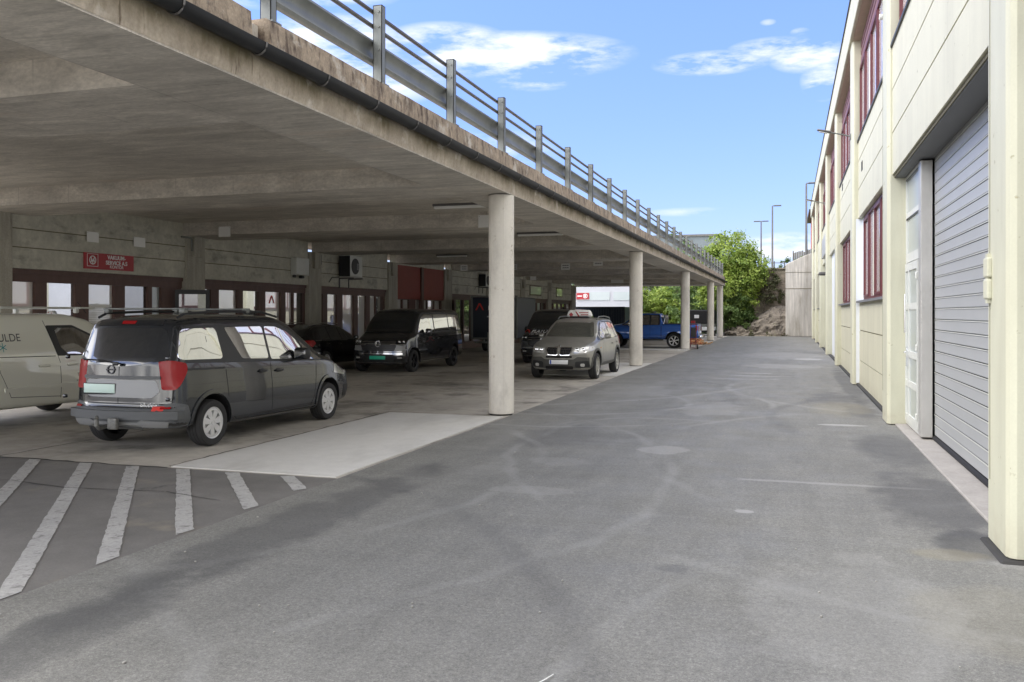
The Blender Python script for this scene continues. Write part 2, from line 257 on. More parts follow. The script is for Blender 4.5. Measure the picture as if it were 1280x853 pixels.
# ---------------------------------------------------------------- ground surfaces
def asphalt():
    t = NT('worn_asphalt'); x = t.xyz()
    c = t.mix(t.rng(t.noise(.35, (1,.45,1), detail=8, dist=.6), .3, .72), (.152,.150,.136), (.198,.195,.178))
    c = t.scale(c, t.rng(t.noise(1.7, (1,.35,1), detail=9, rough=.7), .3, .7, .88, 1.10))
    c = t.scale(c, t.rng(t.noise(28, detail=3), .3, .7, .84, 1.16)); c = t.scale(c, t.rng(t.noise(75, detail=2, loc=(3,3,3)), .3, .7, .78, 1.22)); c = t.scale(c, t.rng(t.noise(160, detail=2), .3, .7, .72, 1.28)); c = t.scale(c, t.rng(t.noise(3.2, (1,.12,1), rot=(0,0,.35), detail=9, rough=.72), .3, .7, .90, 1.10)); c = t.scale(c, t.rng(t.noise(3.5, (.10,1,1), rot=(0,0,.2), detail=9, rough=.72, loc=(5,5,5)), .3, .7, .92, 1.09))
    c = t.mix(t.rng(t.noise(55, detail=2, loc=(1,2,3)), .72, .76, 0, .3), c, (.40,.39,.37))
    wob = t.math('MULTIPLY', t.math('SUBTRACT', t.noise(.8, detail=3, loc=(4,4,4)), .5), 1.2)
    # turning tyre marks: pale and dark arcs worn into the surface
    def arc(cx, cy, r, w, a0, amt, col):
        dx = t.math('SUBTRACT', x[0], cx); dy = t.math('SUBTRACT', x[1], cy)
        r2 = t.math('SQRT', t.math('ADD', t.math('MULTIPLY', dx, dx), t.math('MULTIPLY', dy, dy)))
        e = t.math('ABSOLUTE', t.math('SUBTRACT', t.math('ADD', r2, t.math('MULTIPLY', wob, .35)), r)); line = t.rng(e, w*.65, w*.2)
        rib = t.rng(t.noise(30, (1,1,1), detail=1), .3, .6, .5, 1)
        sec = t.rng(t.noise(.28, loc=(a0, a0*2, 0), detail=4), .42, .58)
        return t.math('MULTIPLY', t.math('MULTIPLY', t.math('MULTIPLY', line, rib), sec), amt*1.35, clamp=True)
    for cx, cy, r, w, a0, amt, col in [(-9,9,6.2,.16,1,.32,0),(-9,9,7.8,.14,2,.3,0),(3.5,12,5.4,.16,3,.32,0),(3.5,12,7.0,.14,5,.26,0),(-4.5,17.5,2.6,.15,7,.42,0),(-4.5,17.5,4.2,.15,9,.38,0),(5,22,6.4,.2,11,.36,0),(-10,24,9.2,.25,13,.34,0),(7,3,8.2,.13,17,.28,0),(7,3,6.6,.13,19,.25,0),(-2,13.5,1.5,.13,23,.36,0),(-11,-4,9.6,.18,27,.3,0),(-11,-4,11.2,.16,29,.26,0)]:
        c = t.mix(arc(cx, cy, r, w, a0, amt, col), c, (.30,.30,.285))
    for cx, cy, r, w, a0, amt, col in [(-8,2,7.4,.22,31,.3,0),(6,16,6.3,.25,33,.3,0),(-6,20,5.0,.2,37,.3,0)]:
        c = t.mix(arc(cx, cy, r, w, a0, amt, col), c, (.075,.075,.075))
    def ell(cx, cy, rx, ry, soft=.4):
        dx = t.math('DIVIDE', t.math('SUBTRACT', x[0], cx), rx); dy = t.math('DIVIDE', t.math('SUBTRACT', x[1], cy), ry)
        q = t.math('ADD', t.math('ADD', t.math('MULTIPLY', dx, dx), t.math('MULTIPLY', dy, dy)), t.math('MULTIPLY', t.math('SUBTRACT', t.noise(2.6, detail=6, loc=(8,1,1)), .5), 3.2))
        return t.rng(q, 1+soft*.5, 1-soft*.5)
    for cx, cy, rx, ry, a in [(-1.55,11.5,.32,.32,.42),(-2.65,10.25,.40,.26,.16),(-3.3,9.45,.36,.3,.1),(.87,14.95,.38,.13,.75),(-.39,8.17,.08,.07,.7),(-1.0,27.1,.55,.16,.7),(-.8,25.9,.8,.16,.6),(-1.2,24.6,.9,.14,.5),(-.3,31,1.2,1.2,.3),(.7,36,.5,.7,.7),(-2.5,8.5,.5,.2,.25),(.3,9.75,1.0,.06,.45),(-3.4,20,.8,1.6,.2),(-1.4,16.8,.5,1.4,.25),(-.3,39,1.5,3,.25),(.4,5.6,.6,1.3,.18)]:
        c = t.mix(t.math('MULTIPLY', ell(cx, cy, rx, ry), a), c, (.34,.335,.32))
    for cx, cy, rx, ry, a in [(1.25,9.2,.42,1.5,.52),(1.3,12.6,.42,1.3,.45),(1.25,17.0,.3,.9,.5),(.9,19.5,.5,1.3,.4),(1.35,7.5,.25,.5,.6),(-4.0,6.6,.35,2.8,.5),(-3.9,3.3,.3,2.0,.45),(-.8,6.2,.13,.1,.35),(1.4,24,.2,6,.5),(-3.2,12.4,.5,1.2,.25)]:
        c = t.mix(t.math('MULTIPLY', ell(cx, cy, rx, ry, .9), a), c, (.055,.055,.056))
    for cx, cy, rx, ry, a in [(1.15,7.15,.25,.16,.35),(1.2,5.7,.5,.6,.2),(.9,17.5,.5,1.2,.3)]:
        c = t.mix(t.math('MULTIPLY', ell(cx, cy, rx, ry, 1), a), c, (.26,.235,.16))
    t.put(t.b.inputs['Base Color'], c); t.put(t.b.inputs['Roughness'], t.rng(t.noise(1.2), .3, .7, .62, .85)); t.b.inputs['Specular IOR Level'].default_value = .4
    t.bump(t.math('ADD', t.noise(170, detail=2), t.math('MULTIPLY', t.noise(2.2, detail=4), 1.5)), .35, .006); return t.m
M_asph = asphalt()
M_asph2 = pm('old_patched_asphalt', (.150,.143,.132), .85, var=[(.7,U,.22),(4,U,.14),(45,U,.12),(150,U,.18)], stains=[((.24,.215,.165),.9,U,.58,.74),((.06,.058,.055),1.6,(1,1,1),.64,.72)], bump=(150,.4,.006))
M_bay = pm('brownish_bay_concrete', (.38,.355,.31), .85, var=[(.6,(1,.6,1),.3),(5,U,.15),(60,U,.1)], stains=[((.09,.085,.075),.8,U,.52,.72),((.30,.27,.22),2.2,U,.6,.75)], bump=(50,.25,.006))
M_pad = pm('pale_clean_concrete', (.56,.55,.52), .8, var=[(.5,(1,.5,1),.06),(5,U,.05),(60,U,.05)], stains=[((.44,.43,.40),1.1,(1,.4,1),.52,.75),((.36,.35,.32),9,U,.68,.76)], bump=(60,.2,.005))
M_line = pm('worn_white_road_paint', (.37,.365,.35), .8, var=[(2,U,.15),(40,U,.2)], stains=[((.19,.185,.175),10,U,.54,.66),((.2,.195,.18),60,U,.6,.68)], bump=(120,.3,.004))
M_sillc = pm('pinkish_threshold_concrete', (.33,.31,.285), .85, var=[(3,U,.15),(30,U,.1)]); M_earth = pm('earth_and_gravel', (.12,.10,.07), .95, var=[(.5,U,.3),(12,U,.2)])
M_crack = pm('tar_joint', (.035,.034,.032), .85)
def sheet(name, pts, z, m, parent=None):
    b = MB(); b.add([(x, y, z) for x, y in pts], [tuple(range(len(pts)))]); return b.build(name, m, parent)
structure(sheet('ground', [(-500,-300),(500,-300),(500,800),(-500,800)], -.02, M_earth))
structure(sheet('parking_floor', [(-18,8.45),(-4.68,8.45),(-4.68,71),(-18,71)], 0, M_bay))
structure(sheet('old_paving', [(-18,-40),(-4.68,-40),(-4.68,8.45),(-18,8.45)], .001, M_asph2))
structure(sheet('driveway', [(-4.70,-40),(9,-40),(9,71.5),(-4.66,71.5)], .004, M_asph))
structure(sheet('access_road', [(-18,71),(-4.66,71),(-4.66,90),(-40,90),(-40,71)], .002, M_asph2))
# pale concrete bay floors
b = MB(); b.box(-6.9, -4.74, 8.5, 14.35, -.1, .011); structure(b.build('concrete_pavement', M_pad))
b = MB(); b.box(-7.3, -4.72, 24.6, 31.3, -.1, .011); b.box(-8.6, -4.75, 42.6, 44.6, -.1, .011); structure(b.build('concrete_pavement', M_pad))
b = MB(); rng = random.Random(3)
def crack(b, pts, w, z=.013):
    for i in range(len(pts)-1):
        (x0, y0), (x1, y1) = pts[i], pts[i+1]; n = max(2, int(math.hypot(x1-x0, y1-y0)/.15)); last = None
        for k in range(n+1):
            f = k/n; x = x0+(x1-x0)*f+rng.uniform(-1,1)*w*.6; y = y0+(y1-y0)*f+rng.uniform(-1,1)*w*.6; dx, dy = (y1-y0), -(x1-x0); L = math.hypot(dx, dy); ww = w*rng.uniform(.35,1)
            cur = ((x+dx/L*ww/2, y+dy/L*ww/2, z), (x-dx/L*ww/2, y-dy/L*ww/2, z))
            if last: b.add([last[0], last[1], cur[1], cur[0]], [(0,1,2,3)])
            last = cur
crack(b, [(-6.92,8.5),(-6.95,14.4)], .035); crack(b, [(-9.5,8.3),(-9.35,14.6)], .03, .004); crack(b, [(-16,8.46),(-6.9,8.44)], .05, .006); crack(b, [(-8.9,6.9),(-8.0,7.3),(-7.1,7.15),(-6.0,7.3),(-5.2,7.1)], .022, .006); crack(b, [(-12,14.5),(-6.9,14.45),(-4.8,14.45)], .03, .013); crack(b, [(-11,20.2),(-4.8,20.3)], .03, .004)
structure(b.build('pavement_joint', M_crack))
# hatched no parking stripes
stripe_pts = [((-4.74,2.55),(-9.4,8.35)), ((-4.74,3.4),(-8.83,8.4)), ((-4.74,4.3),(-7.98,8.32)), ((-4.74,5.15),(-7.30,8.32)), ((-4.74,6.0),(-6.64,8.38)), ((-4.74,6.93),(-5.98,8.38)), ((-4.74,7.78),(-5.28,8.40))]
stripe_pts[0] = ((-4.74,2.3),(-9.7,8.4))
lab = ['longest worn white stripe at the outer end of the hatched bay','long worn white stripe running to the left edge of the hatching','broad white stripe of the hatching, third counted from the outer end','white hatch stripe pointing at the rear of the parked grey van','middle length white stripe below the rear wheel of the grey van','short white stripe beside the near edge of the pale concrete','shortest white stripe touching the corner of the pale concrete']
for ((x0,y0),(x1,y1)), lb in zip(stripe_pts, lab):
    dx, dy = x1-x0, y1-y0; x0 -= dx*.03; y0 -= dy*.03; x1 += dx*.03; y1 += dy*.03; dx, dy = x1-x0, y1-y0; L = math.hypot(dx, dy)
    bm = MB(); n = max(4, int(L/.08)); vs = []; fs = []
    for k in range(n+1):
        f = k/n; j1, j2 = rng.uniform(-.006,.006), rng.uniform(-.006,.006); nx, ny = -dy/L, dx/L
        px, py = x0+dx*f, y0+dy*f
        a = Vector((px+nx*(.072+j1), py+ny*(.072+j1), .006)); c = Vector((px-nx*(.072+j2), py-ny*(.072+j2), .006))
        for q in (a, c):
            if q.x > -4.72: q.y += (q.x+4.72)*abs(dy/dx); q.x = -4.72
            if q.y > 8.42: q.x += (q.y-8.42)*abs(dx/dy); q.y = 8.42
        vs += [a, c]
    for k in range(n): fs.append((2*k, 2*k+1, 2*k+3, 2*k+2))
    bm.add(vs, fs); o = bm.build('painted_stripe', M_line); tag(o, lb, 'road marking', 'white hatch stripes on the old asphalt')
# ---------------------------------------------------------------- parking deck
DE = 68.0; DS = 2.0; SL = 4.25; BB = 3.91
deck = thing('parking_deck', 'grey concrete parking deck on round columns, with cross beams and a mossy stained edge', 'parking deck', (-10, 30, 0))
b = MB(); b.box(-17.6, -4.85, DS, DE, SL, SL+.3); b.build('slab', M_ceil, deck)
b = MB(); b.box(-5.75, -4.70, DS, DE, BB, 4.3); b.box(-4.715, -4.68, DS, DE, BB-.012, BB+.03); b.build('edge_beam', [M_ceil], deck)
b = MB()
def fasc(b):
    n = 140; vs = []; fs = []
    for i in range(n+1):
        y = DS+(DE-DS)*i/n; w = noise.noise(Vector((0, y*.6, 0)))*.006
        for x, z in ((-4.675+w, BB+.004), (-4.665+w, BB+.06), (-4.66+w*1.2, 4.24), (-4.70, 4.245)): vs.append((x, y, z))
    for i in range(n):
        for k in range(3): fs.append((i*4+k, i*4+k+1, (i+1)*4+k+1, (i+1)*4+k))
    fs.append((0,1,2,3)); fs.append(tuple(n*4+k for k in (3,2,1,0))); b.add(vs, fs)
fasc(b); b.build('fascia', M_fascia, deck)
for k, y in enumerate([6.6, 13.2, 19.8, 26.5, 33.2, 39.6, 46.0, 52.2, 58.4, 64.9]):
    b = MB(); b.box(-15.7, -5.75, y, y+1.62 if y < 64 else DE, BB, SL+.01)
    # haunch under the wall end
    b.build('cross_beam', M_ceil, deck)
b = MB(); z0, z1 = 4.24, 4.62
def kerb(b, y0, y1, zt=4.62):
    n = max(2, int((y1-y0)/.35)); vs = []; fs = []
    for i in range(n+1):
        y = y0+(y1-y0)*i/n; w = noise.noise(Vector((3, y*.9, 0)))*.012; h = noise.noise(Vector((7, y*1.3, 0)))*.012
        for x, z in ((-4.67+w*.3, z0), (-4.70+w, z0+.10), (-4.72+w, zt-.02+h), (-4.76, zt+h), (-4.98, zt+h), (-5.0, z0)): vs.append((x, y, z))
    for i in range(n):
        for k in range(5): fs.append((i*6+k, i*6+k+1, (i+1)*6+k+1, (i+1)*6+k))
    fs.append(tuple(range(6))); fs.append(tuple(n*6+k for k in range(5, -1, -1))); b.add(vs, fs)
kerb(b, DS, 6.9, 4.60); kerb(b, 7.2, 21.6); kerb(b, 21.63, 45); kerb(b, 45.03, DE); b.box(-4.99, -4.69, 6.88, 7.22, 4.24, 4.33); b.build('kerb', M_kerb, deck)
b = MB()   # end edge of the deck
b.box(-17.6, -5.0, DE-.25, DE-.02, SL+.3, 4.6); b.build('end_kerb', M_kerb, deck)
for cx, y in ((-4.89,14.7), (-5.0,29.6), (-5.0,44.3), (-5.0,59.0), (-5.0,67.2)):
    b = MB(); prof = [(.224,.03),(.229,.06),(.221,.10),(.221,3.0),(.225,3.02),(.225,BB-.02)]; b.lathe(prof, 28, Matrix.Translation((cx, y, 0)))
    for a in (20, 95, 170, 245, 320):   # form seams
        ca, sa = math.cos(R(a-80)), math.sin(R(a-80)); b.tube([(cx+ca*.223, y+sa*.223, .1), (cx+ca*.223, y+sa*.223, BB-.02)], .006, 5)
    c = b.build('column', M_col, deck, smooth=40)
    b = MB(); b.lathe([(.20,.0),(.20,.06)], 20, Matrix.Translation((cx, y, 0))); q = b.build('column_base', M_crack, deck)
# gutter: half round with clips
b = MB(); n = 10; ys = [DS+i*(DE-DS)/60 for i in range(61)]; vs = []; fs = []
for i, y in enumerate(ys):
    w = .008*noise.noise(Vector((9, y*.8, 2)))+(-.00035*(y-30))
    for k in range(n+1):
        a = PI+PI*k/n; vs.append((-4.575+.085*math.cos(a), y, 4.235+.10*math.sin(a)+w))
    for k in range(n+1):
        a = 2*PI-PI*k/n; vs.append((-4.575+.078*math.cos(a), y, 4.235+.092*math.sin(a)+w))
m_ = 2*n+2
for i in range(60):
    for k in range(m_): fs.append((i*m_+k, i*m_+(k+1)%m_, (i+1)*m_+(k+1)%m_, (i+1)*m_+k))
b.add(vs, fs); g = b.build('gutter', M_gutter, deck, smooth=50)
b = MB(); y = 1.2
while y < DE:
    b.tube([(-4.575+.09*math.cos(PI+PI*k/8), y, 4.235+.105*math.sin(PI+PI*k/8)-.00035*(y-30)) for k in range(9)], .010, 6); y += 1.12
c = b.build('clip', M_galvd, g, world=False); 
for v in c.data.vertices: v.co -= deck.location
# ceiling lamps, signs and cable
def lum(x, y, z, l=1.3, lb=''):
    t = thing('fluorescent_lamp', lb, 'ceiling lamp', (x, y, z), 0, 'long lamps under the parking deck')
    b = MB(); b.box(x-l/2, x+l/2, y-.06, y+.06, z, z+.05); b.build('housing', M_galvd, t, bevel=.008)
    b = MB(); b.rbox(x, y, z-.025, l*.96, .10, .06, .02); b.build('diffuser', M_white, t)
lum(-7.5, 8.36, 4.08, 1.3, 'white lamp box under the slab behind the nearest cross beam at upper left'); lum(-12.7, 15.2, 4.08, 1.3, 'ceiling lamp hanging above the red wall sign, behind the second cross beam')
lum(-6.6, 17.2, 4.08, 1.3, 'thin lamp strip just below the blank board left of the first column'); lum(-6.8, 24, 4.08, 1.4, 'pale lamp strip far up left of the first column, beyond the blank board'); lum(-7.5, 35.2, 4.08, 1.6, 'lamp strip above the dark van, right of the two lettered boards')
lum(-12.7, 32, 4.08, 1.3, 'tiny bright lamp above the dark grey people carrier'); lum(-10.2, 54.2, 4.0, 1.4, 'cream lamp near the far end of the deck, left of the wide hanging board')
def board(x, y, z, w, h, lb, rz=0, lines=2, kind='hanging_sign'):
    t = thing(kind, lb, 'sign', (x, y, z), rz, 'small white boards under the parking deck')
    b = MB(); b.box(-w/2, w/2, -.012, 0, -h/2, h/2); b.build('board', M_white, t, world=False)
    if lines:
        for i in range(lines):
            b = MB()
            zz = h*(.18-.36*i); k = 9; x0 = -w*.36
            for j in range(k):
                ww = w*.72/k; b.box(x0+j*ww+ww*.12, x0+(j+1)*ww-ww*.1, -.015, -.0121, zz-h*.07, zz+h*.07*(1 if (j*7+i*3)%3 else .3))
            b.build('lettering', M_txtd, t, world=False)
    else:
        b = MB()
        for sx in (-1,1):
            b.box(sx*w*.44-.006, sx*w*.44+.006, -.016, -.0121, h*.38, h*.42)
        b.build('screw', M_galvd, t, world=False)
board(-15.66, 16.55, 3.60, .36, .24, 'blank white board on the garage wall above the left end of the red sign', R(90), 0); board(-15.66, 18.1, 3.60, .40, .24, 'blank white board on the garage wall up right of the red sign', R(90), 0)
board(-14.35, 19.78, 3.98, .36, .27, 'blank white board on the third cross beam left of the wall lamp box', 0, 0); board(-6.95, 19.78, 4.02, .42, .30, 'large blank white board left of the top of the first column', 0, 0)
board(-15.0, 39.4, 4.0, .36, .28, 'lettered board in front of the oxide red panel', 0); board(-12.5, 39.4, 4.0, .38, .28, 'lettered board under the beam, left of the first column', 0)
board(-9.95, 39.4, 3.98, .42, .30, 'lettered board above the black van, just right of the first column', 0); board(-8.15, 38.2, 4.08, .42, .30, 'lettered board higher up between the first and second column', 0)
board(-17.2+2.0, 52.0, 4.0, .38, .28, 'small far board against the dark wall right of the first column', 0, 0); board(-11.1, 58.2, 4.02, .85, .32, 'wide grey blank board near the far end of the deck', 0, 0)
b = MB(); b.tube([(-6.78,19.74,4.12),(-6.84,19.72,3.98),(-6.86,19.72,3.7),(-6.83,19.74,3.35),(-6.77,19.74,3.05)], .008, 6); tag(b.build('loose_cable', M_txtd), 'thin loose grey cable dangling in front of the large blank board', 'cable')
# ---------------------------------------------------------------- guard rail
gr = thing('guard_rail', 'galvanised guard rail with two tubes and a corrugated beam on the deck edge', 'guard rail', (-4.9, 30, 4.6))
y = 7.34-2.4*4; posts = []
while y < DE-.1: posts.append(y); y += 2.405
for y in posts:
    b = MB(); b.box(-4.90, -4.78, y-.05, y-.042, 4.33 if abs(y-7.34)<.1 else 4.58, 5.60); b.box(-4.788, -4.78, y-.05, y+.05, 4.58, 5.60); b.box(-4.90, -4.892, y-.05, y+.05, 4.58, 5.60); b.box(-4.9, -4.78, y+.042, y+.05, 4.6, 5.6); b.box(-4.90,-4.78,y-.05,y+.05,5.592,5.602)
    b.box(-4.94, -4.74, y-.08, y+.08, 4.615, 4.63)
    for z in (5.52, 5.33, 5.05): b.lathe([(0,.0),(.013,.0),(.013,.012),(0,.012)], 8, Matrix.Translation((-4.82, y-.052, z)) @ Matrix.Rotation(R(90), 4, 'X'))
    b.build('post', M_galv, gr)
for nm, z, r in (('top_tube', 5.54, .028), ('lower_tube', 5.36, .028)):
    b = MB(); b.tube([(-4.93, posts[0]-1, z), (-4.93, DE-.3, z)], r, 10); b.build(nm, M_galvd, gr, smooth=50)
prof = [(-4.955,5.20),(-4.915,5.185),(-4.90,5.15),(-4.955,5.09),(-4.96,5.04),(-4.955,4.99),(-4.90,4.93),(-4.915,4.895),(-4.955,4.88)]
prof = [(x-.005, z) for x, z in prof]
b = MB(); vs = []; fs = []; yy = [posts[0]-1, DE-.3]
pts = prof+[(x-.004, z) for x, z in prof[::-1]]; m_ = len(pts)
for y in yy: vs += [(x, y, z) for x, z in pts]
for k in range(m_): fs.append((k, (k+1)%m_, m_+(k+1)%m_, m_+k))
b.add(vs, fs); b.build('corrugated_beam', M_galv, gr, smooth=45)
b = MB()
for i in range(7):
    x = -4.9-2.0*i; b.box(x-.05, x+.05, DE-.2, DE-.1, 4.58, 5.6)
for z in (5.54, 5.36): b.tube([(-4.95, DE-.22, z), (-17.5, DE-.22, z)], .028, 8)
b.box(-17.5, -4.95, DE-.25, DE-.21, 4.88, 5.2); b.build('end_rail', M_galvd, gr)

# ---------------------------------------------------------------- workshop wall behind the parking bays
WX = -15.7
ws = thing('workshop_front', 'grey concrete workshop front with brown framed windows under the parking deck', 'building', (WX, 30, 0))
pil = [(14.0,.62),(20.28,.78),(26.65,.8),(32.85,.85),(39.0,.9),(45.0,.8),(51.3,.8),(57.6,.8),(64.6,1.2)]
for y, w in pil:
    b = MB(); b.box(WX-.3, WX+.06, y-w/2, y+w/2, 0, BB); b.box(WX-.25, WX+.16, y-w*.25, y+w*.25, 3.35, BB, 0); b.build('pillar', M_pil, ws)
def T(name, body, size, parent, m, M, depth=.004, space=1.0, bold=.0):
    cu = bpy.data.curves.new(name, 'FONT'); cu.body = body; cu.size = size; cu.align_x = 'CENTER'; cu.extrude = depth; cu.space_line = space; cu.offset = bold
    o = bpy.data.objects.new(name, cu); COL.objects.link(o); bpy.context.view_layer.update()
    me = bpy.data.meshes.new_from_object(o.evaluated_get(bpy.context.evaluated_depsgraph_get())); COL.objects.unlink(o); bpy.data.objects.remove(o)
    me.transform(M); me.materials.clear(); me.materials.append(m); q = bpy.data.objects.new(name, me); COL.objects.link(q)
    if parent is not None: q.parent = parent
    return q
for i in range(len(pil)-1):
    ya = pil[i][0]+pil[i][1]/2; yb = pil[i+1][0]-pil[i+1][1]/2; i += 2
    red = (i == 5); zl = 2.42 if red else 2.77
    if red:
        b = MB(); b.box(WX-.12, WX-.02, ya, yb, 2.42, BB-.05); o = b.build('red_panel', M_redpan, ws)
        b = MB(); b.box(WX-.1, WX+.06, (ya+yb)/2-.12, (ya+yb)/2+.12, 0, BB-.05); b.build('panel_post', M_brown, ws); b = MB(); b.box(WX-.3, WX+.0, ya, yb, BB-.06, SL); b.build('upper_wall', M_wallc, ws)
    else:
        b = MB(); b.box(WX-.3, WX-.0, ya, yb, 2.77, SL)
        b.build('upper_wall', M_wallc, ws)
        b = MB()
        for z in (3.22, 3.62): b.box(WX-.001, WX+.003, ya, yb, z-.012, z+.012)
        b.build('panel_joint', M_groove, ws)
    # brown header, plinth and frames
    b = MB(); b.box(WX-.26, WX-.1, ya, yb, zl-(.28 if not red else .03), zl-.002); b.box(WX-.18, WX-.06, ya, yb, zl-.1 if not red else zl-.02, zl-.004); b.box(WX-.3, WX-.08, ya, yb, 0, .35); b.box(WX-.9,WX-.86,ya,yb,0,3.9); b.build('window_header', M_brown, ws)
    panes = {2: [(14.32,15.06,'L'),(15.38,16.21,'P'),(16.6,17.42,'B'),(17.78,18.6,'D'),(18.75,19.1,'F')],
             3: [(20.74,21.17,'P'),(21.54,22.43,'L'),(22.71,23.55,'P'),(23.9,24.77,'L'),(25.06,25.5,'L'),(25.56,26.2,'D')],
             4: [(27.1,27.44,'P'),(27.78,28.48,'L'),(28.9,29.78,'L'),(30.1,30.77,'L'),(31.1,31.6,'L'),(31.66,32.3,'P')],
             5: [(33.35,34.1,'L'),(34.2,34.8,'L'),(35.5,36.8,'L'),(36.9,37.6,'L'),(37.7,38.4,'L')], 6: [(39.6,40.2,'D'),(40.4,41.4,'D'),(41.57,42.64,'P'),(42.9,44.4,'D')]}.get(i)
    if panes is None:
        n = 5; st = (yb-ya)/n; panes = [(ya+st*k+.12, ya+st*(k+1)-.12, 'LLFPDL'[(k*2+i) % 6]) for k in range(n)]
    prev = ya; top = zl-(.28 if not red else .03)
    gm = {'P': G_pane, 'L': G_paneL, 'D': G_dark, 'F': G_frost, 'B': G_paneL}
    for (p0, p1, kd) in panes:
        w = tag(MB().box(WX-.24, WX-.12, prev, p0, .35, top-.001).build('window', M_brown, ws))
        b = MB(); b.box(WX-.21, WX-.195, p0+.001, p1-.001, .36, top-.002); b.build('pane', gm[kd], w, world=False); 
        pn = [q for q in bpy.data.objects if q.parent == w][-1]
        for v in pn.data.vertices: v.co -= ws.location
        if kd == 'B':   # lowered white blind in front of the glass
            bb = MB(); bb.box(WX-.18, WX-.15, p0+.03, p1-.06, 1.95, 2.02)
            for k in range(34): bb.box(WX-.185, WX-.165, p0+.03, p1-.1, .5+k*.043, .53+k*.043)
            q = bb.build('blind', M_white, w, world=False)
            for v in q.data.vertices: v.co -= ws.location
        prev = p1
    MB().box(WX-.24, WX-.12, prev, yb, .35, top-.001).build('window', M_brown, ws)
for y0, y1 in ((52.9,55.6),(59.4,61.2)):
    w = MB().box(WX-.05, WX+.02, y0, y1, 2.95, 3.62).build('window', M_brown, ws)
    q = MB().box(WX+.021, WX+.03, y0+.12, y1-.12, 3.03, 3.54).build('pane', G_paneL, w, world=False)
    for v in q.data.vertices: v.co -= ws.location
b = MB(); b.prism([(24.18,2.12),(24.32,2.38),(24.38,2.38),(24.52,2.12),(24.46,2.12),(24.35,2.32),(24.24,2.12)], WX-.192, WX-.186, Matrix(((0,0,1,0),(1,0,0,0),(0,1,0,0),(0,0,0,1)))); b.build('window_emblem', M_txtr, ws)
# open dark door leaf
d = thing('open_door', 'narrow dark framed glass door standing open beside the second concrete pillar', 'door', (WX-.05, 19.55, 0), R(60))
b = MB(); W_ = .88; b.box(0,.10,-.03,.03,.05,2.44); b.box(W_-.1,W_,-.03,.03,.05,2.44); b.box(.10,W_-.1,-.03,.03,2.32,2.44); b.box(.10,W_-.1,-.03,.03,.05,.3); b.build('frame', M_black, d, world=False)
MB().box(.1,W_-.1,-.008,.008,.3,2.32).build('pane', G_dark, d, world=False); b = MB(); b.tube([(.82,-.03,1.05),(.82,-.09,1.05),(.70,-.09,1.05)], .012, 8); b.build('handle', M_chrome, d, world=False)
d.rotation_euler = (0,0,R(38))
# red wall sign
s = thing('wall_sign', 'red office sign with white lettering and a round emblem on the garage wall', 'sign', (WX+.01, 17.1, 3.04))
MB().box(0, .03, -.80, .80, -.19, .19).build('board', M_signred, s, world=False)
MT = lambda y, z: Matrix.Translation((.033, y, z)) @ Matrix(((0,0,1,0),(1,0,0,0),(0,1,0,0),(0,0,0,1)))
T('lettering', 'VAKUUM-\nSERVICE A.S', .135, s, M_txtw, MT(.22, .065), .003, .95, .003); T('lettering', 'KONTOR', .105, s, M_txtw, MT(.22, -.150), .003)
b = MB(); b.lathe([(.105,0),(.105,.006),(.085,.006),(.085,0)], 24, MT(-.55, .02)); 
for x0,x1,z0,z1 in ((-.72,-.71,-.13,.17),(-.39,-.38,-.13,.17),(-.72,-.38,-.13,-.12),(-.72,-.38,.16,.17)): b.box(.031,.035,x0,x1,z0,z1)
for a,c_ in (((-.60,.08),(-.55,-.02)),((-.50,.08),(-.55,-.02)),((-.55,-.02),(-.55,-.07)),((-.60,-.03),(-.58,.05)),((-.50,-.03),(-.52,.05))): b.tube([(.035,a[0],a[1]),(.035,c_[0],c_[1])], .010, 6)
b.build('emblem', M_txtw, s, world=False)
# wall boxes
t = thing('wall_cabinet', 'pale metal cabinet mounted high on the wall left of the third pillar', 'cabinet', (WX, 25.55, 3.36))
b = MB(); b.rbox(.12, 0, 0, .24, .78, .58, .02); b.build('body', M_alu, t, world=False); MB().box(.241,.25,-.34,.34,-.25,.25).build('cover', M_alu, t, world=False)
MB().rbox(.12,-.36,-.33,.12,.06,.1,.02).build('bracket', M_black, t, world=False); MB().rbox(.12,.1,-.34,.14,.16,.1,.03).build('cable_gland', M_black, t, world=False)
def acunit(y, z, lb, rz=0, sc_=1.):
    t = thing('heat_pump', lb, 'heat pump', (WX, y, z), 0, 'outdoor heat pumps on the garage wall'); t.scale = (sc_,)*3
    b = MB(); b.rbox(.30, 0, 0, .46, .95, .78, .03); b.build('casing', M_alu, t, world=False)
    MB().box(.08,.52,-.487,-.476,-.37,.37).build('side_grille', M_black, t, world=False)
    b = MB(); b.lathe([(.29,0),(.29,.015),(.27,.015),(.02,.012),(0,.012)], 28, Matrix.Translation((.532,-.1,0)) @ Matrix.Rotation(R(90),4,'Y')); b.build('fan_grille', M_black, t, world=False)
    b = MB()
    for k in range(7): b.box(.55,.556,.0,.42,-.12+k*.035,-.11+k*.035)
    b.build('louvre', M_alu, t, world=False)
    b = MB()
    for s_ in (-.35,.35): b = MB(); b.prism([(0,-.42),(.6,-.42),(.6,-.46),(.04,-.47),(.04,-.8),(0,-.8)], s_-.02, s_+.02, Matrix.Rotation(R(90),4,'X') @ Matrix.Identity(4)); b.build('bracket', M_galvd, t, world=False)
    b = MB(); b.tube([(.1,-.5,-.4),(.02,-.9,-.43),(.02,-1.1,-.6)], .015, 6); b.build('refrigerant_pipe', M_black, t, world=False)
acunit(28.75, 3.52, 'pale outdoor heat pump above the windows between the third and fourth pillar'); acunit(43.7, 3.55, 'small dark sided heat pump beyond the oxide red panel', sc_=.85)
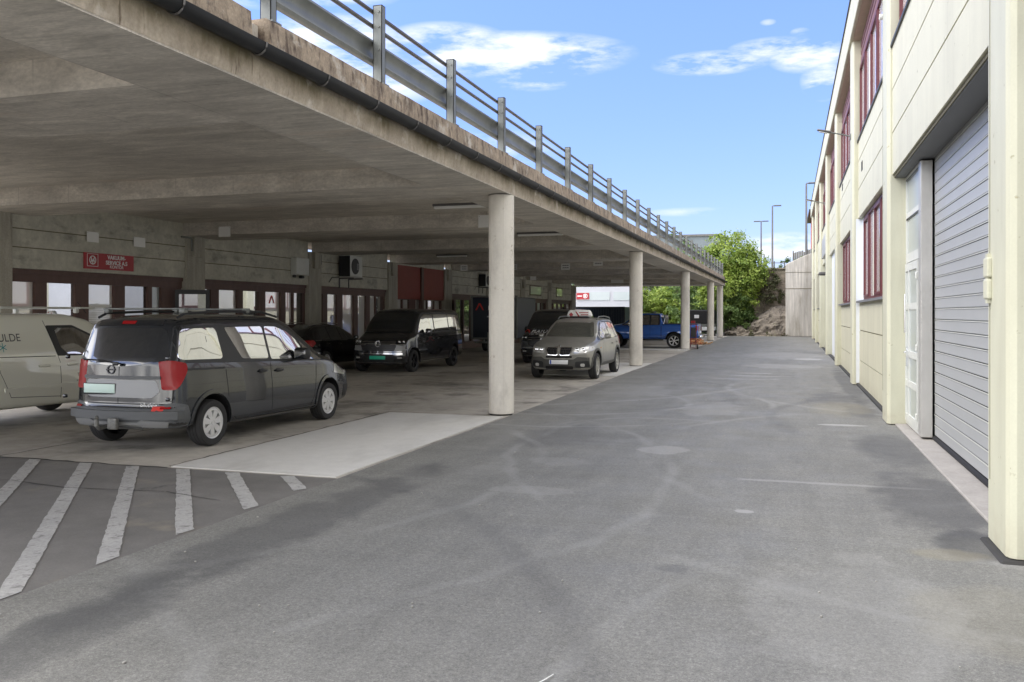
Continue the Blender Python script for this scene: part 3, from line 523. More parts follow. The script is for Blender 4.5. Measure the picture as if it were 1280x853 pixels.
for y, lb in ((20.1, 'bent metal pipe beside the top of the second pillar'), (27.0, 'metal pipe elbow at the top of the third pillar')):
    b = MB(); b.tube([(WX+.12,y-.5,3.86),(WX+.12,y-.12,3.86),(WX+.12,y-.08,3.82),(WX+.12,y-.08,3.5)], .025, 8); tag(b.build('service_pipe', M_galv, smooth=50), lb, 'pipe')
# ---------------------------------------------------------------- yellow industrial building on the right
wh = thing('warehouse', 'pale yellow two storey industrial building with red framed windows and buttress pillars', 'building', (1.6, 20, 0))
SP = 8.25; F0 = 7.75; ks = list(range(-3, 8)); TOPZ = 9.5; FZ = 8.65; FX = 1.5
def wb(name, m, fn, parent=None, bevel=0, smooth=None):
    b = MB(); fn(b); o = b.build(name, m, parent or wh, world=True if parent is None else False, bevel=bevel, smooth=smooth)
    if parent is not None:
        for v in o.data.vertices: v.co -= wh.location
    return o
for k in ks:
    f = F0+SP*k; n = f-.78
    def fn(b):
        c = .035; z0 = .02 if k != 0 else .03
        pl = [(1.9,n),(FX+.05,n),(FX,n+.05),(FX,f-c),(FX+c,f),(1.9,f)]
        if k == 0: pl = [(1.9,n+.1),(FX+.06,n+.1),(FX+.02,n+.12),(FX,n+.17),(FX,f-c),(FX+c,f),(1.9,f)]
        b.prism(pl, z0, FZ+.02)
    wb('pilaster', M_yel2, fn)
    wb('pilaster_joint', M_groove, lambda b: b.box(FX-.003, FX+.001, f-.10, f-.09, .5, FZ)) if k in (0,1) else None
wb('roof_fascia', M_yel2, lambda b: (b.box(FX-.06, FX+.02, -18, 66.2, FZ, TOPZ)), bevel=.012)
wb('roof_edge', M_darksill, lambda b: b.box(FX-.09, FX+.4, -18, 66.2, TOPZ, TOPZ+.05))
wb('soffit', M_soffit, lambda b: b.box(FX+.02, 2.2, -18, 66, FZ+.003, FZ+.04))
wb('roof', M_black, lambda b: b.box(FX+.4, 22, -18, 66, TOPZ-.3, TOPZ-.02))
wb('rear_wall', M_yel, lambda b: (b.box(2.4, 22, 65.7, 66, 0, TOPZ-.3), b.box(2.4, 22, -18, -17.7, 0, TOPZ-.3), b.box(21.7, 22, -17.7, 65.7, 0, TOPZ-.3), b.box(1.62, 2.4, 65.3, 66, 0, FZ)))
def window_row(y0, y1, z0, z1, X, nm, light=True, first_dark=False):
    w = wb('window', M_red, lambda b: (b.box(X-.02, X+.06, y0, y1, z0, z0+.07), b.box(X-.02, X+.06, y0, y1, z1-.07, z1)))
    n = nm; st = (y1-y0)/n
    def posts(b):
        for i in range(n+1):
            y = y0+st*i; b.box(X-.02, X+.061, max(y0, y-.045), min(y1, y+.045), z0+.07, z1-.07)
    wb('frame', M_red, posts, w)
    for i in range(0, n, 2):
        def sash(b):
            a = y0+st*i+.046; c = y0+st*(i+1)-.046
            if 1:
                b.box(X-.03, X+.02, a, a+.05, z0+.071, z1-.071); b.box(X-.03, X+.02, c-.05, c, z0+.071, z1-.071); b.box(X-.03, X+.02, a+.05, c-.05, z0+.071, z0+.13); b.box(X-.03, X+.02, a+.05, c-.05, z1-.13, z1-.071)
        wb('sash', M_red, sash, w)
    wb('pane', G_paneL if light else G_pane, lambda b: b.box(X+.022, X+.03, y0+.05, y1-.05, z0+.07, z1-.07), w)
    return w
def wall(b, X, y0, y1, z0, z1, grooves):
    zs = [z0]+grooves+[z1]
    for i in range(len(zs)-1):
        g0 = .012 if i else 0; g1 = .012 if i < len(zs)-2 else 0
        b.box(X, X+.25, y0, y1, zs[i]+g0, zs[i+1]-g1)
for k in ks[:-1]:
    a = F0+SP*k+.001; c = F0+SP*(k+1)-.781; X = 1.64
    if k == 0: X = 1.575
    garage = k in (0, -1, -3)
    low = 4.03 if garage else (4.18 if k != 3 and k != 4 else 4.3)
    gr_ = [4.70, 5.40] if garage else [4.9, 5.6]
    wb('upper_wall', M_yel, lambda b: wall(b, X, a, c, low, 6.08, gr_))
    wb('panel_joint', M_groove, lambda b: [b.box(X+.02, X+.05, a, c, z-.012, z+.012) for z in gr_])
    wb('upper_sill', M_darksill, lambda b: b.box(X-.03, X+.25, a, c, 6.081, 6.13))
    window_row(a+.02, c-.02, 6.14, 8.02, 1.70, 5, True)
    wb('window_cladding', M_redbd, lambda b: [b.box(1.715-.012*(i % 2), 1.80, a, c, 8.021+.09*i, 8.021+.09*i+.088) for i in range(7)])
    if garage:
        wb('lintel_edge', M_groove, lambda b: (b.box(X+.03, 1.92, a, c, 3.985, 4.027), b.box(X+.3,2.3,a,c,4.03,4.3)))
        continue
    if k == 3:      # tall white gate
        wb('gate', M_whitep, lambda b: [b.box(1.74+.004*(i%2), 1.8, a+i*(c-a)/6, a+(i+1)*(c-a)/6-.01, .03, 4.28) for i in range(6)]); wb('gate_handle', M_black, lambda b: (b.rbox(1.70, a+3.2, 2.25, .06, .2, .14, .02), b.rbox(1.70, a+3.0, 1.75, .07, .2, .2, .02)))
        continue
    if k == 4:
        wb('dark_doorway', M_dark, lambda b: b.box(2.3, 2.35, a, c, 0, 4.3)); wb('sign_box', M_post, lambda b: b.rbox(1.57, a+2.4, 4.9, .14, 4.2, .9, .02)); wb('gate', M_alu, lambda b: b.box(1.9, 1.95, a+2.2, c, 0, 4.3))
        wb('gate_lamp', M_galvd, lambda b: (b.rbox(1.42, a+1.2, 3.6, .3, .25, .16, .05), b.rbox(1.62, a+1.2, 3.6, .2, .08, .08, .02)))
        continue
    wb('lower_wall', M_yel, lambda b: wall(b, 1.67, a, c, .05, 2.06, [.63, 1.38]))
    wb('panel_joint', M_groove, lambda b: [b.box(1.69, 1.72, a, c, z-.012, z+.012) for z in (.63, 1.38)])
    wb('sill', M_greysill, lambda b: b.box(1.585, 1.9, a+.02, c-.05, 2.061, 2.11))
    window_row(a+.05, c-(.45 if k == 1 else .15), 2.12, 4.17, 1.755, 5, True)
    if k == 1: wb('white_reveal', M_whitep, lambda b: (b.box(1.59, 1.9, c-.012, c-.002, .06, 4.17), b.box(1.74, 1.9, c-.44, c-.013, 2.12, 4.17)))
    wb('reveal', M_groove, lambda b: b.box(1.9, 1.95, a, c, .05, 6.0))
    if k in (1, 2): wb('wall_tap', M_galvd, lambda b: b.rbox(1.64, a+.9, 1.02, .06, .05, .06, .015))
# plinth strip and berm of asphalt along the wall
structure(MB().box(1.60, 1.70, 16.0, 66, -.05, .045).build('kerb', M_crack))
# vents
for y, z in ((22.2, 5.30), (30.2, 5.9)): wb('vent', M_dark, lambda b: b.rbox(1.645, y, z, .03, .30, .22, .005))
# garage door of the first bay
for k in (0, -1, -3):
    a = F0+SP*k; gy0, gy1 = (a+.0, a+5.62)
    g = wb('garage_door', M_doorgap, lambda b: b.box(1.955, 1.99, gy0, gy1, .03, 4.2))
    zz = .09; hs = .147
    def pan(b):
        z = .10; i = 0
        while z < 4.05:
            h = min(hs, 4.10-z)-.009
            # each slat: slight bulge with a lip on its lower edge
            vs = []; prof = [(1.95,0),(1.928,.012),(1.930,h*.5),(1.928,h-.012),(1.95,h)]
            for y in (gy0+.03, gy1-.02):
                for x, dz in prof: vs.append((x, y, z+dz))
            b.add(vs, [(j, j+1, 6+j-0, 5+j) for j in range(4)]); z += hs; i += 1
    wb('door_slat', M_door, pan, g, smooth=25)
    wb('slat_edge', M_alu, lambda b: [b.box(1.921, 1.929, gy0+.03, gy1-.02, .10+i*.147-.010, .10+i*.147-.002) for i in range(1, 27)], g)
    wb('bottom_seal', M_doorgap, lambda b: b.tube([(1.935, gy0+.02, .06), (1.935, gy1, .06)], .035, 8), g)
    wb('door_soffit', pm('soffit_grey', (.16,.165,.17), .7) if k == 0 else M_darksill, lambda b: b.box(1.62, 1.94, gy0, gy1+2, 3.975, 4.00))
    wb('cladding_post', M_post, lambda b: b.prism([(1.755,gy1+.02),(1.91,gy1+.02),(1.91,gy1+.26),(1.755,gy1+.26)], .06, 3.95), bevel=.008)
    e0 = gy1+.262; e1 = a+SP-.781
    e = wb('entry_door', M_alu, lambda b: [b.box(1.775, 1.83, y, y+w_, .05, 4.0) for y, w_ in ((e0, .09), (e1-.08, .08))]+[b.box(1.776, 1.829, e0+.09, e1-.08, z, z+h) for z, h in ((.05,.06),(2.60,.14),(3.30,.08),(3.92,.1))])
    lf = wb('door_leaf', M_alu, lambda b: [b.box(1.755, 1.80, y, y+w_, .11, 2.58) for y, w_ in ((e0+.11, .09), (e1-.50, .09), (e1-.14,.055))]+[b.box(1.757, 1.798, e0+.2, e1-.50, z, z+h) for z, h in ((.11,.12),(.66,.1),(1.12,.1),(1.86,.1),(2.46,.12))]+[b.box(1.757, 1.798, e1-.41, e1-.14, z, z+h) for z, h in ((.11,.12),(.66,.1),(1.86,.1),(2.46,.12))], e)
    wb('pane', G_frost, lambda b: (b.box(1.775, 1.785, e0+.2, e1-.14, .2, 2.5), b.box(1.795, 1.805, e0+.09, e1-.08, 2.74, 3.93)), e)
    wb('pane_seal', M_black, lambda b: [b.box(1.770, 1.774, e0+.09, e1-.08, z-.03, z-.012) for z in (3.93, 3.31)], e)
    wb('handle', M_chrome, lambda b: (b.box(1.72, 1.756, e1-.49, e1-.42, .98, 1.28), b.tube([(1.74,e1-.45,1.2),(1.69,e1-.45,1.2),(1.69,e1-.60,1.2)], .012, 8), b.tube([(1.71,e1-.45,1.5),(1.71,e1-.45,2.1)], .013, 8)), e)
    wb('hinge', M_alu, lambda b: [b.rbox(1.745, e0+.13, z, .03, .05, .1, .01) for z in (.3, 1.3, 2.35)], e)
    wb('threshold', M_sillc, lambda b: b.box(1.62 if k == 0 else 1.7, 2.0, a+.0, a+SP-.78, -.05, .03), bevel=.01)
wb('hinge_box', M_yel2, lambda b: (b.rbox(1.485, 7.66, 2.16, .04, .15, .155, .012), b.rbox(1.485, 7.66, 1.99, .04, .15, .155, .012), b.box(1.475, 1.5, 7.62, 7.70, 1.88, 2.27)))
structure(MB().box(1.44, 1.62, 7.0, 7.76, -.03, .022).build('kerb', M_crack, bevel=.02))
# wall lamps on arms
def walllamp(y, z, lb):
    t = thing('wall_lamp', lb, 'wall lamp', (1.5, y, z), 0, 'street lamps on arms along the yellow wall')
    t.scale = (.58,.58,.58)
    b = MB(); b.rbox(-.02, 0, -.03, .06, .16, .26, .02); b.tube([(-.02,0,-.02),(-.45,-.02,.10),(-.95,-.05,.22)], .03, 10); b.build('arm', M_galv, t, world=False, smooth=40)
    b = MB(); b.rbox(-1.12, -.06, .27, .62, .24, .085, .04, 3, Matrix.Rotation(R(14), 3, 'Y'), taper=lambda v: Vector((v.x, v.y*(1+v.x*.6), v.z))); b.build('lamp_head', M_galvd, t, world=False, smooth=50)
    b = MB(); b.rbox(-1.17, -.06, .215, .36, .16, .03, .01, 2, Matrix.Rotation(R(14), 3, 'Y')); b.build('lens', M_lampwhite, t, world=False)
    b = MB(); b.tube([(.03,0,-.1),(.06,.0,-.5)], .012, 6); b.build('lamp_cable', M_alu, t, world=False)
walllamp(23.9, 6.35, 'nearer arm lamp reaching out from the yellow wall between the first windows'); walllamp(41.5, 6.75, 'farther arm lamp on the yellow wall, low beside the distant lamp mast')
t = thing('wall_camera', 'small white ring shaped fitting beside the upper red window', 'wall fitting', (1.55, 16.2, 6.9)); MB().lathe([(.05,0),(.05,.08),(.025,.08),(.025,.0)], 16, Matrix.Rotation(R(-90),4,'Y')).build('ring', M_white, t, world=False); MB().box(0,.15,-.015,.015,-.015,.015).build('bracket', M_white, t, world=False)
for y0 in (2.1, 2.3): pass

# ---------------------------------------------------------------- far end: retaining walls, rock, terrain
M_ret = pm('pale_retaining_concrete', (.50,.47,.42), .85, var=[(1.2,(3,3,.18),.32),(6,(3,3,.12),.25)], stains=[((.28,.25,.2),.8,(1.5,1,.35),.52,.75)], bump=(6,.4,.03,(3,3,.3)))
M_stone = pm('brown_stone_masonry', (.30,.25,.19), .9, var=[(2.5,(1,1,2),.35),(9,U,.2)], stains=[((.12,.11,.07),.9,U,.5,.7)], bump=(5,.8,.06))
M_rock = pm('grey_rock', (.215,.185,.15), .9, var=[(1.5,U,.3),(7,U,.35)], stains=[((.07,.06,.05),2.2,(1,1,.6),.54,.62),((.20,.22,.10),.9,U,.62,.74)], bump=(6,.9,.06))
M_hill = pm('grassy_hillside', (.10,.12,.045), .95, var=[(.6,U,.3),(5,U,.3)], stains=[((.2,.17,.11),.5,U,.55,.7)])
b = MB()
b.prism([(-.3,0),(2.6,0),(2.6,6.75),(1.2,6.35),(-.3,5.65)], -72.6, -71.6, Matrix.Rotation(R(90),4,'X')); rw = b.build('retaining_wall', M_ret, None, bevel=.03)
tag(rw, 'tall pale concrete retaining wall meeting the far end of the yellow building', 'retaining wall')
rwj = MB(); rwj.box(-.3,2.6,71.585,71.6,3.72,3.76); rwj.box(-.3,2.6,71.585,71.6,5.0,5.03); rwj.build('wall_joint', M_groove, rw)
b = MB(); b.box(-5.2, -.3, 74.2, 75.0, 0, 5.35); b.box(-5.2,-.3,74.1,75.1,5.35,5.5)
sw = b.build('stone_wall', M_stone, bevel=.05); tag(sw, 'old brown stone wall standing above and behind the rock outcrop', 'stone wall')
def blob(name, m, loc, size, seed, amp=.35, sub=5, freq=.6, shear=0, label=None, cat=None):
    bm = bmesh.new(); bmesh.ops.create_icosphere(bm, subdivisions=sub, radius=1)
    for v in bm.verts:
        p = v.co.copy(); q = p*1.0/freq
        d = noise.fractal(q*1.3+Vector((seed,0,0)), .9, 2.1, 5)*amp; cell = noise.cell_vector(q*1.6+Vector((seed,3,1))).x*.10
        v.co = p*(1+d+cell*(1 if amp > .2 else 0)); v.co.z *= 1-shear*max(0, min(1, (.75-p.x)/1.6)); v.co = Vector((v.co.x*size[0], v.co.y*size[1], v.co.z*size[2]))+Vector(loc)
    me = bpy.data.meshes.new(name); bm.to_mesh(me); bm.free(); me.materials.append(m); o = bpy.data.objects.new(name, me); COL.objects.link(o)
    if label: tag(o, label, cat)
    return o
blob('rock_outcrop', M_rock, (-1.6, 73.4, .0), (2.5,1.4,2.9), 3, .22, shear=.75, label='bare grey brown rock outcrop at the end of the driveway below the stone wall', cat='rock')
blob('rock_outcrop', M_rock, (-3.6, 72.8, -.3), (1.4,1.2,1.0), 8, label='low sloping rock at the foot of the big leafy tree', cat='rock')
# upper terrain behind the walls
def terrain(name, x0, x1, y0, y1, fz, m, n=40):
    bm = bmesh.new(); g = [[bm.verts.new((x0+(x1-x0)*i/n, y0+(y1-y0)*j/n, fz(x0+(x1-x0)*i/n, y0+(y1-y0)*j/n))) for j in range(n+1)] for i in range(n+1)]
    for i in range(n):
        for j in range(n): bm.faces.new((g[i][j], g[i+1][j], g[i+1][j+1], g[i][j+1]))
    me = bpy.data.meshes.new(name); bm.to_mesh(me); bm.free(); me.materials.append(m); o = bpy.data.objects.new(name, me); COL.objects.link(o); me.polygons.foreach_set('use_smooth', [True]*len(me.polygons)); return structure(o)
nz = lambda x, y, s=.15: noise.noise(Vector((x*s, y*s, 0)))
terrain('terrain', -5.2, 60, 75.0, 200, lambda x, y: 5.0+min(1.2, max(0, (x+.5)*.45))+nz(x,y)*.3, M_hill)
terrain('hillside', -80, -5.2, 84, 220, lambda x, y: min(5.0, max(-.3, (y-86)*.35))+nz(x,y)*.6, M_hill)
terrain('terrain', 2.6, 60, 66.2, 75, lambda x, y: 6.3, M_hill, 6)
# fence and red house above
f = thing('hoarding_fence', 'dark weathered plank fence above the pale retaining wall', 'fence', (1.4, 79, 6.2))
b = MB(); rng = random.Random(5)
for i in range(26): b.box(.3+i*.14, .3+i*.14+.12, 79, 79.03, 5.7, 7.0+.75*i/26+rng.uniform(-.08,.08))
b.build('board', pm('weathered_grey_planks', (.16,.15,.14), .9, var=[(6,(3,3,.2),.35)]), f)
b = MB(); 
for x in (.3, 1.6, 2.9): b.box(x-.05, x+.05, 79.03, 79.13, 5.7, 7.2)
b.build('post', M_galvd, f)
f = thing('wire_fence', 'thin rusty rail fence on top of the stone wall', 'fence', (-2, 75, 5.5)); b = MB()
for i in range(5): b.tube([(-3.6+i*.8, 74.9, 5.4), (-3.6+i*.8, 74.9, 6.1 if i != 2 else 6.7)], .045, 6)
b.tube([(-3.6,74.9,6.0),(-.3,74.9,5.95)], .03, 6); b.build('rail', M_galvd, f)
h = thing('red_house', 'red painted house peeking over the fence at the far end', 'house', (7, 100, 5)); M_rh = pm('red_house_paint', (.42,.085,.06), .7, var=[(1,U,.1)])
MB().box(2.45, 14, 100, 112, 5, 12.8).build('wall', M_rh, h); b = MB(); b.box(2.0, 14.5, 99.6, 112.4, 12.8, 13.1); b.build('roof', M_black, h); MB().box(3.6,4.2,103,104,12.8,15).build('chimney', M_galvd, h)
for x in (2.9, 4.6):
    w = MB().box(x, x+.7, 99.93, 99.99, 9.2, 11.4).build('window', M_white, h); MB().box(x+.1-h.location.x,x+.6-h.location.x,-.09,-.075,4.3,6.3).build('pane', G_pane, w, world=False)
# lamp masts
def mast(x, y, z0, z1, lb, arm=-.6, double=False):
    t = thing('lamp_mast', lb, 'lamp mast', (x, y, z0), 0, 'tall lamp masts beyond the driveway'); b = MB(); b.tube([(0,0,0),(0,0,z1-z0)], .08, 8, rs=[.11,.07]); b.build('mast', M_galvd, t, world=False)
    b = MB()
    for s_ in ((1,-1) if double else (1,)): b.rbox(s_*.5, 0, z1-z0+.05, .75, .3, .12, .05); b.box(min(0,s_*.4),max(0,s_*.4),-.04,.04,z1-z0,z1-z0+.08)
    b.build('lamp_head', M_galvd, t, world=False)
mast(-3.3, 110, 5, 12.95, 'shorter distant lamp mast with a flat double head left of the taller one', double=True); mast(-1.66, 92, 5, 12.65, 'tall lamp mast rising behind the far rock outcrop', arm=1)
mast(1.32, 76.2, 5, 12.55, 'thin lamp mast right against the far end of the yellow building', arm=1)
# ---------------------------------------------------------------- white building beyond the deck and grey hall
w = thing('white_building', 'white panelled building beyond the deck with a grey window band and red sign', 'building', (-17, 82, 0))
M_wp = pm('white_wall_panels', (.46,.47,.50), .5, var=[(.6,U,.03)]); MB().box(-19.8,-14.3,82,94,2.25,4.35).build('upper_wall', M_wp, w)
MB().box(-19.6,-14.5,83,94,0,2.25).build('lower_wall', pm('navy_wall', (.03,.04,.055), .7), w)
for x0, x1 in ((-19.3,-16.35),(-16.0,-14.45)): MB().box(x0,x1,81.95,81.99,3.05,3.85).build('window', G_frost, w)
q = MB().box(-19.6,-18.35,81.88,81.94,3.15,3.78).build('sign_board', M_signred, w); MX = Matrix.Translation((-18.75+17, -.13, 3.38)) @ Matrix.Rotation(R(90),4,'X')
b = MB(); b.lathe([(.22,0),(.22,.01),(.17,.01),(.17,0)], 20, Matrix.Translation((-18.72+17,-.13,3.47)) @ Matrix.Rotation(R(90),4,'X')); b.box(-2.5,-2.05,-.135,-.125,3.42,3.52); b.box(-1.8,-1.65,-.14,-.13,3.35,3.6); b.build('sign_emblem', M_white, w, world=False)
hall = thing('grey_hall', 'large flat roofed grey hall rising behind the deck railing and the leafy tree', 'building', (-20, 130, 0)); MB().box(-42,-9.5,130,160,0,13.1).build('wall', pm('dark_grey_cladding', (.17,.20,.22), .6, var=[(.3,(8,1,.1),.08)]), hall); MB().box(-42.2,-9.3,129.8,160.2,13.1,13.4).build('roof_edge', M_galvd, hall)
# ---------------------------------------------------------------- trees
def tree(name, lb, base, blobs, nleaf, size, m, seed, trunk=.22, group=None, cat='tree', trunk_h=None):
    rng = random.Random(seed); t = thing(name, lb, cat, base, 0, group)
    b = MB(); h = trunk_h or max(z for (_,_,z,_,_,_,_) in blobs)*.8
    b.tube([(0,0,-.4),(.1,.05,h*.35),(-.08,.1,h*.7),(0,0,h)], trunk, 9, rs=[trunk*1.25,trunk,trunk*.6,trunk*.25])
    for (x,y,z,rx,ry,rz_,w_) in blobs:
        b.tube([(0,.02,max(.1,z*.45)),(x*.5,y*.5,z*.8),(x,y,z)], .05, 6, rs=[trunk*.5,trunk*.3,.02])
        for j in range(4):
            a = rng.uniform(0,2*PI); e = (x+rx*.8*math.cos(a), y+ry*.8*math.sin(a), z+rz_*rng.uniform(-.4,.8)); b.tube([(x*.7,y*.7,z*.85), e], .02, 5, rs=[trunk*.22,.012])
    b.build('trunk', M_bark, t, world=False)
    tot = sum(w_ for *_, w_ in blobs); vs = []; fs = []
    for (x,y,z,rx,ry,rz_,w_) in blobs:
        k = int(nleaf*w_/tot)
        ncl = max(6, k//26); 
        for c in range(ncl):
            u = Vector((rng.gauss(0,1), rng.gauss(0,1), rng.gauss(0,1))).normalized(); rad = rng.uniform(.45, 1.0)**.6*(1+.35*noise.noise(u*2.1+Vector((seed,x,z))))
            cc = Vector((x+u.x*rx*rad, y+u.y*ry*rad, z+u.z*rz_*rad)); cr = rng.uniform(.16,.36)*min(rx,rz_)*.8
            for _ in range(26):
                p = cc+Vector((rng.gauss(0,1), rng.gauss(0,1), rng.gauss(0,.7)))*cr*.55
                if p.z < .02: continue
                s_ = size*rng.uniform(.6,1.25); n = (u*.5+Vector((rng.gauss(0,.5), rng.gauss(0,.5), rng.gauss(.5,.5)))).normalized(); a = n.orthogonal().normalized(); a.rotate(Matrix.Rotation(rng.uniform(0,2*PI),3,n)); c2 = n.cross(a)
                i = len(vs); vs += [p+a*s_, p+c2*s_*.55+n*s_*.1, p-a*s_, p-c2*s_*.55+n*s_*.1]; fs.append((i,i+1,i+2,i+3))
    me = bpy.data.meshes.new('crown'); me.from_pydata([tuple(v) for v in vs], [], fs); me.materials.append(m); o = bpy.data.objects.new('crown', me); COL.objects.link(o); o.parent = t; return t
tree('leafy_tree', 'big bright green leafy tree at the end of the deck', (-4.95, 73.5, 0), [(.2,0,6.6,2.1,1.8,1.9,2.2),(-1.4,0,5.6,1.6,1.5,1.7,1.5),(1.7,0,5.3,1.6,1.5,1.9,2.0),(.3,-.4,4.4,2.0,1.5,1.6,1.6),(-.8,-.3,3.2,1.5,1.3,1.5,1.2),(1.3,-.2,3.4,1.4,1.2,1.5,1.2)], 23000, .12, L_bright, 1, .2)
tree('undergrowth_bush', 'darker green bush filling the foot of the big leafy tree', (-4.7, 72.9, 0), [(.2,0,2.2,1.5,1.1,1.5,1.5),(.9,0,3.3,1.0,1,1.3,1),(-.5,0,1.2,1.3,.9,1.1,1),(1.3,.1,1.2,1.1,.8,1.1,1)], 9000, .10, L_mid, 2, .08, cat='bush')
tree('climbing_shrub', 'loose pale shrub climbing the wall above the rock', (-2.0, 73.6, 2.4), [(.0,0,1.4,.9,.5,1.4,1),(.7,0,2.3,.8,.5,.8,.8),(-.9,0,2.3,.7,.5,.8,.6),(.9,0,.9,.7,.5,.9,.6)], 3200, .09, L_dry, 4, .04, cat='bush')
tree('wall_top_shrub', 'low green shrub on top of the retaining wall by the fence', (-.1, 76, 5.3), [(0,0,.5,.8,.5,.6,1),(1.0,0,.9,.4,.4,.5,.4)], 900, .09, L_mid, 6, .03, cat='bush')
tree('rock_foot_weed', 'small weedy plants at the foot of the rock beside the drive', (-2.9, 71.4, 0), [(0,0,.25,.45,.2,.3,1),(1.3,0,.15,.3,.2,.2,.5),(2.6,.1,.15,.4,.2,.2,.5)], 500, .06, L_dry, 7, .01, cat='weeds', trunk_h=.3)
lbs = ['light green tree seen behind the second column and the blue pickup cab','light yellowish tree seen between the second and third column above the pickup bed','dense green tree seen just left of the third column','bright tree seen between the third and fourth column','olive green tree seen right beside the fourth column','tall green tree filling the gap by the last two columns','dim green tree behind the white building at its right edge']
for i, (x, y, hgt, m) in enumerate([(-14.2,88,5.2,L_bright),(-12.0,86,4.6,L_bright),(-10.4,90,6.4,L_mid),(-8.2,86,5.4,L_bright),(-6.4,84,5.5,L_mid),(-7.6,79,6.0,L_mid),(-16.0,99,8.0,L_mid)]):
    r = hgt*.34; tree('deciduous_tree', lbs[i], (x, y, 0), [(0,0,hgt*.62,r,r,hgt*.36,2),(-r*.6,0,hgt*.4,r*.8,r,hgt*.28,1),(r*.7,0,hgt*.42,r*.8,r,hgt*.28,1),(0,-.6,hgt*.22,r*.9,r*.7,hgt*.2,1)], 5200, .16, m, 20+i, .14, 'trees seen below the deck beyond the car park')
for i, (x, y, hgt, m) in enumerate([(-22,96,9,L_mid),(-29,92,8,L_mid),(-12,98,8.5,L_mid)]):
    r = hgt*.4; tree('background_tree', ['tree hidden mostly behind the garage wall, far left','tree beyond the access road, farthest left','taller tree behind the light green trees in the centre'][i], (x, y, 2), [(0,0,hgt*.6,r,r,hgt*.36,2),(-r*.5,0,hgt*.35,r,r,hgt*.25,1),(r*.5,0,hgt*.35,r,r,hgt*.25,1)], 2600, .22, m, 40+i, .2)
